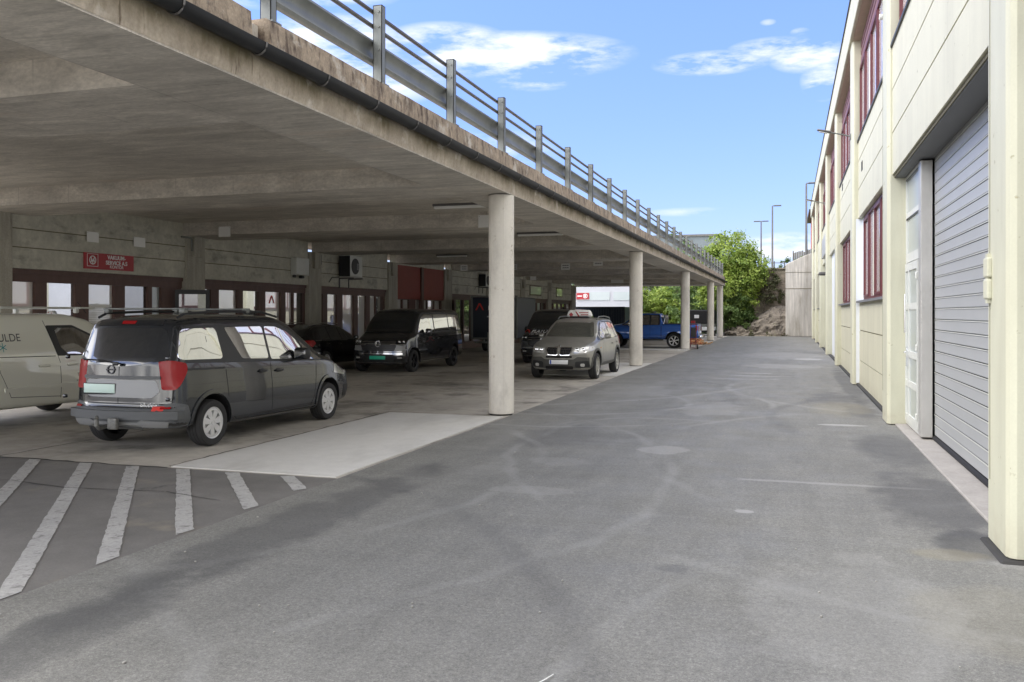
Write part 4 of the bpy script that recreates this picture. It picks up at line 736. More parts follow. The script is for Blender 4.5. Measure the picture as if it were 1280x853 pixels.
# ---------------------------------------------------------------- vehicle toolkit
def interp(tab, x):
    if x <= tab[0][0]: return tab[0][1]
    for (a, va), (c, vc) in zip(tab, tab[1:]):
        if x <= c:
            f = (x-a)/(c-a) if c > a else 1
            return va+(vc-va)*f
    return tab[-1][1]
def sm(tab, x, r=.09):        # smoothed table lookup
    return sum(interp(tab, x+r*k/3)*w for k, w in zip(range(-3, 4), (1,2,3,4,3,2,1)))/16
def chaikin(p, n=2):
    for _ in range(n):
        q = [p[0]]
        for a, c in zip(p, p[1:]): q += [(a[0]*.75+c[0]*.25, a[1]*.75+c[1]*.25), (a[0]*.25+c[0]*.75, a[1]*.25+c[1]*.75)]
        q.append(p[-1]); p = q
    return p
class Car:
    def __init__(s, name, label, cat, loc, rz, S, mats):
        s.S = S; s.t = thing(name, label, cat, loc, rz, S.get('group')); L = S['L']; s.x0 = S['ra']; s.paint = mats
        xs = [0,.008,.02,.04,.065,.09]; x = .13
        while x < L-.12: xs.append(x); x += .07
        xs += [L-.09,L-.065,L-.04,L-.02,L-.008,L]; s.secs = []; V = []; F = []; er = S.get('er', .09)
        for x in xs:
            zt, zl, zb, w, wr = sm(S['top'], x), sm(S['belt'], x), sm(S['bot'], x), sm(S['w'], x, .15), sm(S['wr'], x, .12); h = zt-zl
            hz = max(h, .02)
            p = [(0,zb),(w*.80,zb),(w*.955,zb+.03),(w*.985,zb+.12),(w,zb+.32*(zl-zb)),(w*.996,zb+.58*(zl-zb)),(w*.972,zl-.17*(zl-zb)),(w*.967,zl-.09*(zl-zb)),(w*.950,zl+.015)]
            if h > .25: p += [(w*.955+(wr-w*.955)*.35, zl+h*.33), (wr+(w-wr)*.12, zt-h*.18), (wr*.97,zt-.045),(wr*.80,zt-.012),(wr*.4,zt),(0,zt+.008)]
            else: f = h/.25; p += [(w*.93+(wr-w*.93)*.35, zl+hz*.35), (wr+(w*.9-wr)*.15, zl+hz*.72), (wr*.95,zt-.03*min(1,f+.3)),(wr*.80,zt-.012),(wr*.4,zt),(0,zt+.008)]
            p = chaikin(p, 2); e = min(x, L-x)
            ins = er*(1-math.sqrt(max(0, 1-(1-e/er)**2))) if e < er else 0
            if ins: zc = (zb+zt)/2; p = [(y*(1-ins/w), zc+(z-zc)*(1-ins*2/(zt-zb)*.8)) for y, z in p]
            s.secs.append((x, p))
        def disp(x, y, z):
            w = S['w'][len(S['w'])//2][1]; q = x
            a = max(0, 1-x/1.1); a = a*a*(3-2*a); c = max(0, 1-(L-x)/1.1); c = c*c*(3-2*c)
            q += a*(interp(S.get('rD', [(0,0)]), z)+S.get('rp', .10)*(abs(y)/w)**3); q -= c*(interp(S.get('fD', [(0,0)]), z)+S.get('fp', .18)*(abs(y)/w)**2.6)
            return (q-s.x0, y, z)
        n = len(s.secs[0][1])
        for x, p in s.secs:
            V += [disp(x, -y, z) for y, z in p]+[disp(x, y, z) for y, z in p[-2:0:-1]]
        m = 2*n-2; k = len(s.secs)
        for i in range(k-1):
            for j in range(m): F.append((i*m+j, i*m+(j+1)%m, (i+1)*m+(j+1)%m, (i+1)*m+j))
        for i, (x, p) in ((0, s.secs[0]), (k-1, s.secs[-1])):      # end caps as a grid across the width
            C = 8; rows = []
            for j in range(n):
                y, z = p[j]
                if j in (0, n-1): rows.append([i*m+j]*(C+1)); continue
                row = [i*m+j]
                for c in range(1, C): V.append(disp(x, -y+2*y*c/C, z)); row.append(len(V)-1)
                row.append(i*m+(m-j)); rows.append(row)
            for j in range(n-1):
                for c in range(C):
                    f = [rows[j][c], rows[j][c+1], rows[j+1][c+1], rows[j+1][c]]; f = list(dict.fromkeys(f))
                    if len(f) > 2: F.append(tuple(f if i else f[::-1]))
        s.bvh = BVHTree.FromPolygons([Vector(v) for v in V], F)
        me = bpy.data.meshes.new('body'); me.from_pydata(V, [], F); me.materials.append(mats); me.materials.append(M_dark)
        bm = bmesh.new(); bm.from_mesh(me); bmesh.ops.recalc_face_normals(bm, faces=bm.faces); bm.to_mesh(me); bm.free()
        o = bpy.data.objects.new('body', me); COL.objects.link(o); s.body = o
        # wheel arches
        cut = MB(); 
        for ax in (0, S['fa']-S['ra']):
            for sd in (-1, 1):
                y0, y1 = (sd*(S['hw']-.34), sd*(S['hw']+.3)); M = Matrix.Translation((ax, 0, S['R']+.02)) @ Matrix.Rotation(R(-90), 4, 'X')
                lo, hi = min(y0,y1), max(y0,y1); Ra = S['R']+S.get('gap', .055); cut.prism([(Ra*math.cos(2*PI*a/36), Ra*math.sin(2*PI*a/36)) for a in range(36)], lo, hi, M, 0)
        if S.get('cuts'):
            for c in S['cuts']: cut.box(*c)
        co = cut.build('cutter', M_dark); co.data.materials.append(M_dark); co.data.polygons.foreach_set('material_index', [1]*len(co.data.polygons))
        md = o.modifiers.new('b', 'BOOLEAN'); md.operation = 'DIFFERENCE'; md.object = co; md.solver = 'EXACT'
        bpy.context.view_layer.update(); me2 = bpy.data.meshes.new_from_object(o.evaluated_get(bpy.context.evaluated_depsgraph_get())); o.modifiers.clear(); o.data = me2; me2.name = 'body'
        bpy.data.objects.remove(co); me2.polygons.foreach_set('use_smooth', [True]*len(me2.polygons)); me2.set_sharp_from_angle(angle=R(32)); o.parent = s.t
    def hit(s, side, a, c):
        D = {'R': ((a, -4, c), (0,1,0)), 'L': ((a, 4, c), (0,-1,0)), 'F': ((9, a, c), (-1,0,0)), 'B': ((-9, a, c), (1,0,0)), 'T': ((a, c, 5), (0,0,-1))}[side]
        p, nrm, _, _ = s.bvh.ray_cast(Vector(D[0]), Vector(D[1]))
        if p is None: return None, None
        if nrm.dot(Vector(D[1])) > 0: nrm = -nrm
        if nrm.dot(Vector(D[1])) > -.16 or (side in 'RL' and abs(p.y) < s.S['hw']*.55): return None, None
        return p, nrm
    def conf(s, name, side, polys, mat, parent=None, eps=.005, cell=.07, skirt=.014, tri=None):
        """lay polygons drawn in side/front/top view onto the body surface, with a thin rim"""
        bm = bmesh.new()
        if tri: me, = tri,; bm.from_mesh(me)
        else:
            for P in polys:
                vs = [bm.verts.new((x, y, 0)) for x, y in P]; bm.faces.new(vs)
            xs = [q[0] for P in polys for q in P]; ys = [q[1] for P in polys for q in P]
            for ax, lo, hi in ((0, min(xs), max(xs)), (1, min(ys), max(ys))):
                n = int((hi-lo)/cell)
                for k in range(1, n+1):
                    co = [0,0,0]; no = [0,0,0]; co[ax] = lo+(hi-lo)*k/(n+1); no[ax] = 1
                    bmesh.ops.bisect_plane(bm, geom=bm.verts[:]+bm.edges[:]+bm.faces[:], plane_co=co, plane_no=no)
        dead = []
        nr = {}
        for v in bm.verts:
            p, nn = s.hit(side, v.co.x, v.co.y)
            if p is None: dead.append(v); continue
            v.co = p+nn*eps; nr[v] = nn
        if dead: bmesh.ops.delete(bm, geom=dead, context='VERTS')
        if not bm.faces: bm.free(); return None
        bmesh.ops.recalc_face_normals(bm, faces=bm.faces)
        out = {'R': Vector((0,-1,0)), 'L': Vector((0,1,0)), 'F': Vector((1,0,0)), 'B': Vector((-1,0,0)), 'T': Vector((0,0,1))}[side]
        if sum((f.normal.dot(out)*f.calc_area() for f in bm.faces)) < 0: bmesh.ops.reverse_faces(bm, faces=bm.faces)
        if skirt:
            be = [e for e in bm.edges if e.is_boundary]; r = bmesh.ops.extrude_edge_only(bm, edges=be)
            for v in [g for g in r['geom'] if isinstance(g, bmesh.types.BMVert)]: v.co -= out*skirt
        me = bpy.data.meshes.new(name); bm.to_mesh(me); bm.free(); me.materials.append(mat); me.polygons.foreach_set('use_smooth', [True]*len(me.polygons)); me.set_sharp_from_angle(angle=R(35))
        o = bpy.data.objects.new(name, me); COL.objects.link(o); o.parent = parent or s.body_or_root(); return o
    def body_or_root(s): return s.t
    def both(s, name, polys, mat, **k):
        a = s.conf(name, 'R', polys, mat, **k); k2 = dict(k); k2.pop('parent', None); c = s.conf(name, 'L', polys, mat, **k2); return a, c
    def seam(s, side, pts, w=.009, mat=None, name='panel_seam', parent=None):
        P = []
        for a, c in zip(pts, pts[1:]):
            d = Vector((c[0]-a[0], c[1]-a[1])).normalized(); n = Vector((-d.y, d.x))*w/2
            P.append([(a[0]+n.x,a[1]+n.y),(c[0]+n.x,c[1]+n.y),(c[0]-n.x,c[1]-n.y),(a[0]-n.x,a[1]-n.y)])
        return s.conf(name, side, P, mat or M_dark, parent or s.body, eps=.0018, skirt=0, cell=.1)
    def text(s, side, body, size, x, z, mat, bold=0, parent=None, align='CENTER', name='lettering'):
        cu = bpy.data.curves.new('t', 'FONT'); cu.body = body; cu.size = size; cu.align_x = align; cu.offset = bold
        o = bpy.data.objects.new('t', cu); COL.objects.link(o); bpy.context.view_layer.update(); me = bpy.data.meshes.new_from_object(o.evaluated_get(bpy.context.evaluated_depsgraph_get())); bpy.data.objects.remove(o)
        fl = -1 if side in 'FL' and side != 'F' else 1
        if side == 'L': me.transform(Matrix.Scale(-1, 4, (1,0,0)))
        if side == 'B': me.transform(Matrix.Scale(-1, 4, (1,0,0)))
        me.transform(Matrix.Translation((x, z, 0)))
        return s.conf(name, side, None, mat, parent or s.body, eps=.004, skirt=0, tri=me)
    def wheels(s, style='cap', n=8, frac=.6, mat=None, rr=.68):
        S = s.S; Rr = S['R']; tw = S.get('tw', .215); mat = mat or M_silver
        tp = [(Rr*rr,-tw/2+.012),(Rr*.80,-tw/2),(Rr*.95,-tw/2+.004),(Rr-.006,-tw/2+.03),(Rr,-tw/2+.05),(Rr,tw/2-.05),(Rr-.006,tw/2-.03),(Rr*.95,tw/2-.004),(Rr*.80,tw/2),(Rr*rr,tw/2-.012),(Rr*rr*.97,0),(Rr*rr,-tw/2+.012)]
        for ax in (0, S['fa']-S['ra']):
            for sd in (-1, 1):
                M = Matrix.Translation((ax, sd*(S['hw']-tw/2-.01), Rr)) @ Matrix.Rotation(R(90 if sd < 0 else -90), 4, 'X'); b = MB(); b.lathe(tp, 40, M)
                for q in (-.05, 0, .05): b.lathe([(Rr+.0012,q-.006),(Rr+.0012,q+.006)], 40, M, 1)
                w = b.build('wheel', [M_rubber, M_dark], s.t, world=False, smooth=35); r0 = Rr*rr; o = tw/2-.03
                b = MB(); b.lathe([(0,-.02),(r0*.98,-.02)], 32, M, 1); b.lathe([(r0*.99,-.06),(r0*.99,o+.004),(r0*1.0,o+.018),(r0*.94,o+.012),(r0*.92,o-.02),(r0*.9,-.02)], 40, M, 0)
                if style == 'cap':
                    b.lathe([(r0*.93,o+.006),(r0*.90,o+.014),(r0*.78,o+.016),(r0*.76,o-.0)], 40, M); b.lathe([(0,o+.010),(r0*.16,o+.010),(r0*.18,o+.014),(r0*.34,o+.012),(r0*.36,o-.01)], 32, M)
                for k in range(n):
                    a = 2*PI*k/n+.2; hwk = frac*PI/n
                    def P(r, da): return (r*math.cos(a+da), r*math.sin(a+da))
                    if style == 'cap':
                        poly = [P(r0*.30,-PI/n*.96),P(r0*.55,-PI/n*.80),P(r0*.80,-hwk*.9),P(r0*.80,hwk*.9),P(r0*.55,PI/n*.80),P(r0*.30,PI/n*.96)]
                    elif style == 'double':
                        for ds in (-.36, .36):
                            aa = a+ds*PI/n; q = lambda r, da: (r*math.cos(aa+da), r*math.sin(aa+da)); b.prism([q(r0*.2,-.22),q(r0*.93,-.055),q(r0*.93,.055),q(r0*.2,.22)], o-.05, o-.006, M)
                        continue
                    else: poly = [P(r0*.16,-hwk*1.9),P(r0*.5,-hwk*.75),P(r0*.94,-hwk*.62),P(r0*.94,hwk*.62),P(r0*.5,hwk*.75),P(r0*.16,hwk*1.9)]
                    b.prism(poly, o-.04, o+.011 if style == 'cap' else o-.004, M)
                b.lathe([(0,o+.016),(r0*.12,o+.016),(r0*.14,o+.006),(r0*.14,o-.04)], 20, M)
                rim = b.build('rim', [mat, M_dark], w, world=False, smooth=30)
    def solid(s, name, mat, fn, parent=None, smooth=40):
        b = MB(); fn(b); return b.build(name, mat, parent or s.t, world=False, smooth=smooth)
    def handle(s, x, z, mat, w=.19, sides='RL'):
        for sd in sides:
            p, n = s.hit(sd, x, z); 
            if p: s.solid('door_handle', mat, lambda b: (b.rbox(p.x, p.y+(.02 if sd == 'L' else -.02), p.z, w, .03, .032, .014), b.rbox(p.x-.01, p.y, p.z, w*.6, .012, .06, .01)))
    def mirror(s, x, z, mat, y=None, size=(.13,.20,.17)):
        for sd, f in (('R',-1),('L',1)):
            p, n = s.hit(sd, x, z)
            if p is None: continue
            yy = p.y+f*.13
            m = s.solid('wing_mirror', mat, lambda b: (b.rbox(x, yy, z+.05, *size, .05, 3, taper=lambda v: Vector((v.x*(1-.5*abs(v.y*f+.1)), v.y, v.z*(1-(v.y*f)*.6)))), b.rbox(x+.02, p.y+f*.02, z-.01, .09, .14, .05, .02)))
            s.solid('mirror_glass', G_car, lambda b: b.rbox(x-size[0]/2-.001, yy, z+.05, .01, size[1]*.8, size[2]*.7, .004), m)
def rr(x0, x1, y0, y1, r=.03, n=3):
    out = []
    for cx, cy, a0 in ((x1-r,y0+r,-90),(x1-r,y1-r,0),(x0+r,y1-r,90),(x0+r,y0+r,180)):
        for k in range(n+1): a = R(a0+90*k/n); out.append((cx+r*math.cos(a), cy+r*math.sin(a)))
    return out
def rp(pts, r=.04, n=3):
    out = []; m = len(pts)
    for i in range(m):
        a, p, c = Vector(pts[i-1]), Vector(pts[i]), Vector(pts[(i+1)%m]); u = (a-p); v = (c-p); d = min(r, u.length*.4, v.length*.4); p1 = p+u.normalized()*d; p2 = p+v.normalized()*d
        for k in range(n+1): t = k/n; q = p1*(1-t)**2+p*2*t*(1-t)+p2*t*t; out.append((q.x, q.y))
    return out
def grow(pts, d):
    cx = sum(p[0] for p in pts)/len(pts); cy = sum(p[1] for p in pts)/len(pts); out = []
    for x, y in pts:
        L = math.hypot(x-cx, y-cy); out.append((x+(x-cx)/L*d, y+(y-cy)/L*d))
    return out
def plate(c, side, y, z, m, w=.52, h=.112, band=None, parent=None):
    p, n = c.hit(side, y, z); f = 1 if side == 'F' else -1
    q = c.solid('number_plate', m, lambda b: b.rbox(p.x+f*.02, y, z, .012, w, h, .005)); 
    c.solid('plate_frame', M_black, lambda b: b.rbox(p.x+f*.010, y, z-.006, .02, w+.03, h+.03, .006), q)
    if band: c.solid('plate_band', M_blueeu, lambda b: b.box(p.x+f*.0262-.001, p.x+f*.0262+.001, y+f*(-w/2+.04)-.02, y+f*(-w/2+.04)+.02, z-h/2+.006, z+h/2-.006), q)

# ---------------------------------------------------------------- dark grey high roof van in front
S = dict(L=4.93, ra=.80, fa=3.90, hw=.925, R=.315, gap=.06, top=[(0,1.70),(.10,1.735),(.6,1.775),(1.8,1.79),(2.6,1.765),(2.95,1.69),(3.35,1.46),(3.9,1.13),(4.3,1.06),(4.7,.96),(4.93,.84)],
         belt=[(0,1.14),(1,1.13),(3,1.06),(3.9,1.01),(4.5,.92),(4.91,.76)], bot=[(0,.32),(.3,.27),(1.3,.23),(3.5,.22),(4.4,.22),(4.91,.27)],
         w=[(0,.86),(.5,.91),(1.5,.925),(3.6,.925),(4.3,.90),(4.91,.80)], wr=[(0,.70),(.5,.73),(2.6,.71),(3.0,.69),(3.9,.72),(4.3,.74),(4.91,.62)],
         rD=[(.3,-.0),(.5,-.02),(.58,.04),(1.15,.07),(1.65,.24),(1.80,.31)], rp=.25, er=.08, fD=[(.25,.06),(.5,0),(.75,.02),(.95,.18)], fp=.20)
c = Car('family_van', 'dark blue grey van with roof bars, parked nearest with its rear to the camera', 'van', (-7.43-.925, 10.02, .004), R(90), S, P_grey)
X = lambda x: x-.80
# glass: bands given relative to the rear axle
rq = rp([(-.56,1.19),(-.44,1.59),(.22,1.60),(.27,1.17)], .07)
rd = rp([(.70,1.15),(.46,1.52),(.42,1.60),(1.34,1.60),(1.36,1.12)], .05); fd = rp([(1.42,1.11),(1.40,1.60),(1.70,1.59),(2.02,1.51),(2.30,1.35),(2.44,1.06)], .04); tri = rp([(2.50,1.06),(2.36,1.36),(2.90,1.03)], .02)
c.both('window_surround', [rp([(-.62,1.15),(-.48,1.635),(1.8,1.645),(2.10,1.55),(2.45,1.38),(3.02,1.01)], .05)], M_black, eps=.002)
for P in (rq, rd, fd, tri): c.both('side_window', [P], G_mirror, eps=.006)
c.conf('rear_window', 'B', [rp([(-.70,1.20),(-.64,1.40),(-.58,1.60),(.58,1.60),(.64,1.40),(.70,1.20),(.35,1.13),(0,1.10),(-.35,1.13)], .09)], G_car, eps=.006)
c.conf('windscreen', 'F', [rp([(-.72,1.18),(-.64,1.52),(-.60,1.645),(.60,1.645),(.64,1.52),(.72,1.18)], .06)], G_car, eps=.005)
c.conf('bumper', 'B', [rp([(-.93,.32),(-.93,.60),(-.78,.56),(.78,.56),(.93,.60),(.93,.32)], .03)], M_clad, eps=.012)
sb = [(-.86+.22*abs(y/.9)**3, y) for y in [-.86+i*.086 for i in range(21)]]; c.solid('step_bumper', M_clad, lambda b: b.prism(sb+[(x+.2, y) for x, y in sb[::-1]], .425, .535)); c.conf('skid_trim', 'B', [rp([(-.70,.33),(-.74,.40),(-.40,.42),(-.34,.39),(.34,.39),(.40,.42),(.74,.40),(.70,.33),(.4,.34),(.34,.30),(-.34,.30),(-.4,.34)], .01)], M_skid, eps=.022)
c.both('bumper_corner', [rp([(-.70,.33),(-.70,.60),(-.62,.64),(-.47,.60),(-.40,.33)], .03)], M_clad, eps=.006)
c.conf('number_plate_recess', 'B', [rp([(-.60,.78),(-.54,.93),(.54,.93),(.60,.78),(.50,.70),(-.50,.70)], .03)], M_skid, eps=.006)
c.conf('tailgate_trim', 'B', [rp([(-.60,.94),(-.60,.98),(.60,.98),(.60,.94)], .015)], M_clad, eps=.02)
plate(c, 'B', .30, .81, M_plate, .50, .12)
p, _ = c.hit('B', .13, 1.06); c.solid('emblem', M_rimdark, lambda b: (b.lathe([(.062,0),(.062,.01),(.048,.01),(.048,0)], 24, Matrix.Translation((p.x-.004,.13,1.06)) @ Matrix.Rotation(R(-84),4,'Y')), b.rbox(p.x-.006,.13,1.06,.012,.15,.018,.004)))
c.solid('wiper', M_black, lambda b: (b.rbox(-.80,.0,1.14,.03,.09,.05,.02), b.tube([(-.80,0,1.15),(-.785,.2,1.18),(-.78,.52,1.19)], .012, 6)))
c.seam('B', [(0,.62),(0,1.12)]); c.seam('B', [(-.74,.62),(-.79,1.15),(-.70,1.645),(-.60,1.70),(.60,1.70),(.70,1.645),(.79,1.15),(.74,.62),(-.74,.62)], .012)
for sd in 'RL':
    f = -1 if sd == 'R' else 1
    tl = c.conf('tail_lamp', sd, [rp([(-.66,.80),(-.66,1.17),(-.60,1.18),(-.46,1.14),(-.46,1.05),(-.56,.86),(-.60,.80)], .03)], M_lampred, eps=.012, skirt=.03)
    tb = c.conf('tail_lamp', 'B', [rp([(f*.84,.80),(f*.83,1.14),(f*.86,1.17),(f*.90,1.15),(f*.90,.80)], .015)], M_lampred, eps=.012)
    if tb: c.conf('reversing_lamp', 'B', [rr(min(f*.85,f*.885),max(f*.85,f*.885),.90,1.05,.008)], M_lampwhite, tb, eps=.016)
    c.solid('tailgate_hinge', P_grey, lambda b: (b.rbox(-.775, f*.80, 1.22, .05, .05, .05, .015), b.rbox(-.80, f*.82, .70, .05, .05, .05, .015)))
    c.conf('reflector', 'B', [rr(min(f*.62,f*.74),max(f*.62,f*.74),.545,.57,.005)], M_lampred, eps=.03)
c.conf('high_brake_lamp', 'B', [rr(-.11,.11,1.65,1.69,.012)], M_lampred, eps=.012); c.conf('tailgate_spoiler', 'B', [rp([(-.52,1.63),(-.50,1.70),(.50,1.70),(.52,1.63)], .03)], P_grey, eps=.008)
# door seams, sliding rail, mouldings
for sd in 'RL':
    c.seam(sd, [(.30,1.02),(.33,.60),(.42,.38),(.55,.30),(2.5,.27),(2.62,.45),(2.70,.9),(2.72,1.02)]); c.seam(sd, [(1.39,1.10),(1.40,.28)]); c.seam(sd, [(.32,1.60),(.36,1.1)], .012)
    c.conf('slide_rail', sd, [rp([(-.45,1.045),(-.45,1.075),(.28,1.06),(.28,1.03)], .005)], M_black, eps=.006); c.conf('sill_trim', sd, [rp([(.40,.24),(.40,.31),(2.72,.30),(2.72,.24)], .02)], M_clad, eps=.008)
    c.seam(sd, [(-.3,1.71),(1.8,1.71)], .02)
    for ax in (0, 3.10):
        A = [(ax+.385*math.cos(R(a)), .335+.385*math.sin(R(a))) for a in range(-8, 189, 12)]; B = [(ax+.435*math.cos(R(a)), .335+.435*math.sin(R(a))) for a in range(188, -9, -12)]
        c.conf('arch_trim', sd, [A+B], P_grey, eps=.016)
    c.conf('headlamp', sd, [rp([(3.30,.78),(3.36,.93),(3.75,.90),(3.98,.80),(3.80,.72)], .03)], M_lampwhite, eps=.008); c.conf('bumper_vent', sd, [rp([(3.72,.34),(3.72,.55),(3.95,.55),(3.95,.34)], .03)], M_black, eps=.005)
c.conf('grille', 'F', [rp([(-.45,.60),(-.5,.82),(.5,.82),(.45,.60)], .04)], M_black, eps=.006); c.conf('lower_grille', 'F', [rr(-.5,.5,.34,.5,.04)], M_black, eps=.006)
c.handle(1.16, .945, M_black); c.handle(1.60, .93, M_black); c.mirror(2.12, 1.11, M_black, size=(.16,.25,.19))
for sd, f in (('R',-1),('L',1)):
    rl = c.solid('roof_rail', M_black, lambda b: b.tube([(-.40,f*.64,1.74),(-.25,f*.645,1.80),(.6,f*.645,1.825),(1.5,f*.64,1.82),(1.95,f*.63,1.74)], .018, 8))
for x in (-.25, 1.15): c.solid('roof_bar', M_galv, lambda b: (b.rbox(x,0,1.858,.07,1.36,.025,.012), b.rbox(x,-.62,1.83,.09,.09,.07,.02), b.rbox(x,.62,1.83,.09,.09,.07,.02)))
c.solid('tow_hitch', pm('dirty_tow_hitch', (.2,.2,.19), .6, metal=.6, var=[(20,U,.4)]), lambda b: (b.tube([(-.7,.1,.34),(-.98,.1,.32),(-1.02,.1,.36),(-1.02,.1,.44)], .028, 8), b.rbox(-.93,-.08,.38,.07,.14,.15,.02), b.lathe([(0,.03),(.02,.02),(.03,0),(.02,-.02),(.012,-.03)], 12, Matrix.Translation((-1.02,.1,.46)))))
c.text('B', 'townvan', .055, .62, .60, M_chrome).name = 'lettering'
b_ = c.text('B', 'bilutleie', .07, -.46, .585, M_white); c.conf('sticker', 'B', [rr(-.66,-.52,.595-.10,.59,.005)], M_txtr, eps=.014) ; c.conf('fuel_flap', 'R', [rr(.35,.36,.9,.91,.003)], M_dark, eps=.002)
c.wheels('cap', 7, .62, pm('silver_wheel_cover', (.66,.66,.66), .35, metal=.25))

# ---------------------------------------------------------------- pale service van at the left edge
S = dict(L=4.75, ra=.85, fa=3.85, hw=.92, R=.33, top=[(0,1.72),(.2,1.80),(2.8,1.80),(3.25,1.72),(3.6,1.55),(4.05,1.22),(4.4,1.08),(4.75,.85)], belt=[(0,1.17),(2.5,1.13),(3.9,1.05),(4.75,.78)], bot=[(0,.36),(1.4,.30),(3.3,.28),(4.75,.3)],
         w=[(0,.87),(.5,.91),(3.8,.92),(4.75,.78)], wr=[(0,.70),(2.9,.72),(3.4,.68),(4.05,.72),(4.75,.6)], rD=[(1.2,0),(1.8,.12)], fp=.3)
v = Car('service_van', 'pale cream white service van with faded lettering at the left edge of the picture', 'van', (-11.4-.92, 9.8, .004), R(90), S, P_white)
o = 9.8
v.both('window_surround', [rp([(11.20-o,1.60),(11.34-o,1.10),(12.75-o,1.06),(12.35-o,1.36),(11.75-o,1.60)], .03)], M_black, eps=.003)
v.both('side_window', [rp([(11.36-o,1.555),(11.42-o,1.25),(11.56-o,1.12),(12.62-o,1.085),(12.30-o,1.33),(11.76-o,1.555)], .04)], G_mirror, eps=.007)
for sd in 'RL':
    v.seam(sd, [(11.17-o,1.68),(11.38-o,1.0),(11.38-o,.33)]); v.seam(sd, [(-.8,1.15),(11.3-o,1.10)], .012); v.seam(sd, [(10.23-o,1.68),(10.23-o,.9),(10.42-o,.50),(11.38-o,.44)], .008); v.conf('side_moulding', sd, [rp([(10.3-o,.58),(10.3-o,.645),(12.6-o,.66),(12.6-o,.60)], .01)], P_white, eps=.014)
    v.conf('side_moulding', sd, [rp([(9.4-o,.93),(9.4-o,.99),(12.6-o,.98),(12.6-o,.93)], .012)], P_white, eps=.012)
v.handle(11.05-o, .955, P_white, .24); v.handle(11.62-o, .95, P_white, .22); v.mirror(12.22-o, 1.11, M_black)
v.text('R', 'NGKULDE', .17, 10.68-o, 1.36, M_txtd, .0, None, 'RIGHT'); v.text('R', 'TEL: 51', .085, 11.72-o, .74, M_txtd, 0, None, 'LEFT'); v.text('R', 'www.kulde', .06, 11.70-o, .66, M_txtd, 0, None, 'LEFT')
b = []
for k in range(3):
    a = R(60*k+30); dx, dz = math.cos(a), math.sin(a); b.append([(10.33-o+dx*.07-dz*.006, 1.27+dz*.07+dx*.006),(10.33-o-dx*.07-dz*.006,1.27-dz*.07+dx*.006),(10.33-o-dx*.07+dz*.006,1.27-dz*.07-dx*.006),(10.33-o+dx*.07+dz*.006,1.27+dz*.07-dx*.006)])
for k, P in enumerate(b): v.conf('snowflake_emblem', 'R', [P], M_teal, v.body, eps=.004+.0005*k, skirt=0)
for x in (.6, 2.15): v.solid('roof_bar', M_alu, lambda b: (b.rbox(x,0,1.885,.04,1.5,.03,.01), b.rbox(x,-.66,1.84,.08,.07,.08,.02), b.rbox(x,.66,1.84,.08,.07,.08,.02)))
for f in (-1,1): v.solid('ladder_rail', M_alu, lambda b: b.tube([(-.6,f*.62,1.89),(2.6,f*.62,1.89)], .016, 8))
v.solid('aerial', M_black, lambda b: b.tube([(2.75,-.3,1.80),(2.55,-.3,2.0)], .006, 5)); v.conf('windscreen', 'F', [rp([(-.7,1.2),(-.62,1.62),(.62,1.62),(.7,1.2)], .06)], G_car)
v.both('headlamp', [rp([(3.4,.80),(3.4,.95),(3.75,.9),(3.7,.75)], .03)], M_lampwhite, eps=.008); v.conf('tail_lamp', 'B', [rr(-.9,-.74,.8,1.2,.03)], M_lampred, eps=.01)
v.wheels('cap', 6, .6)

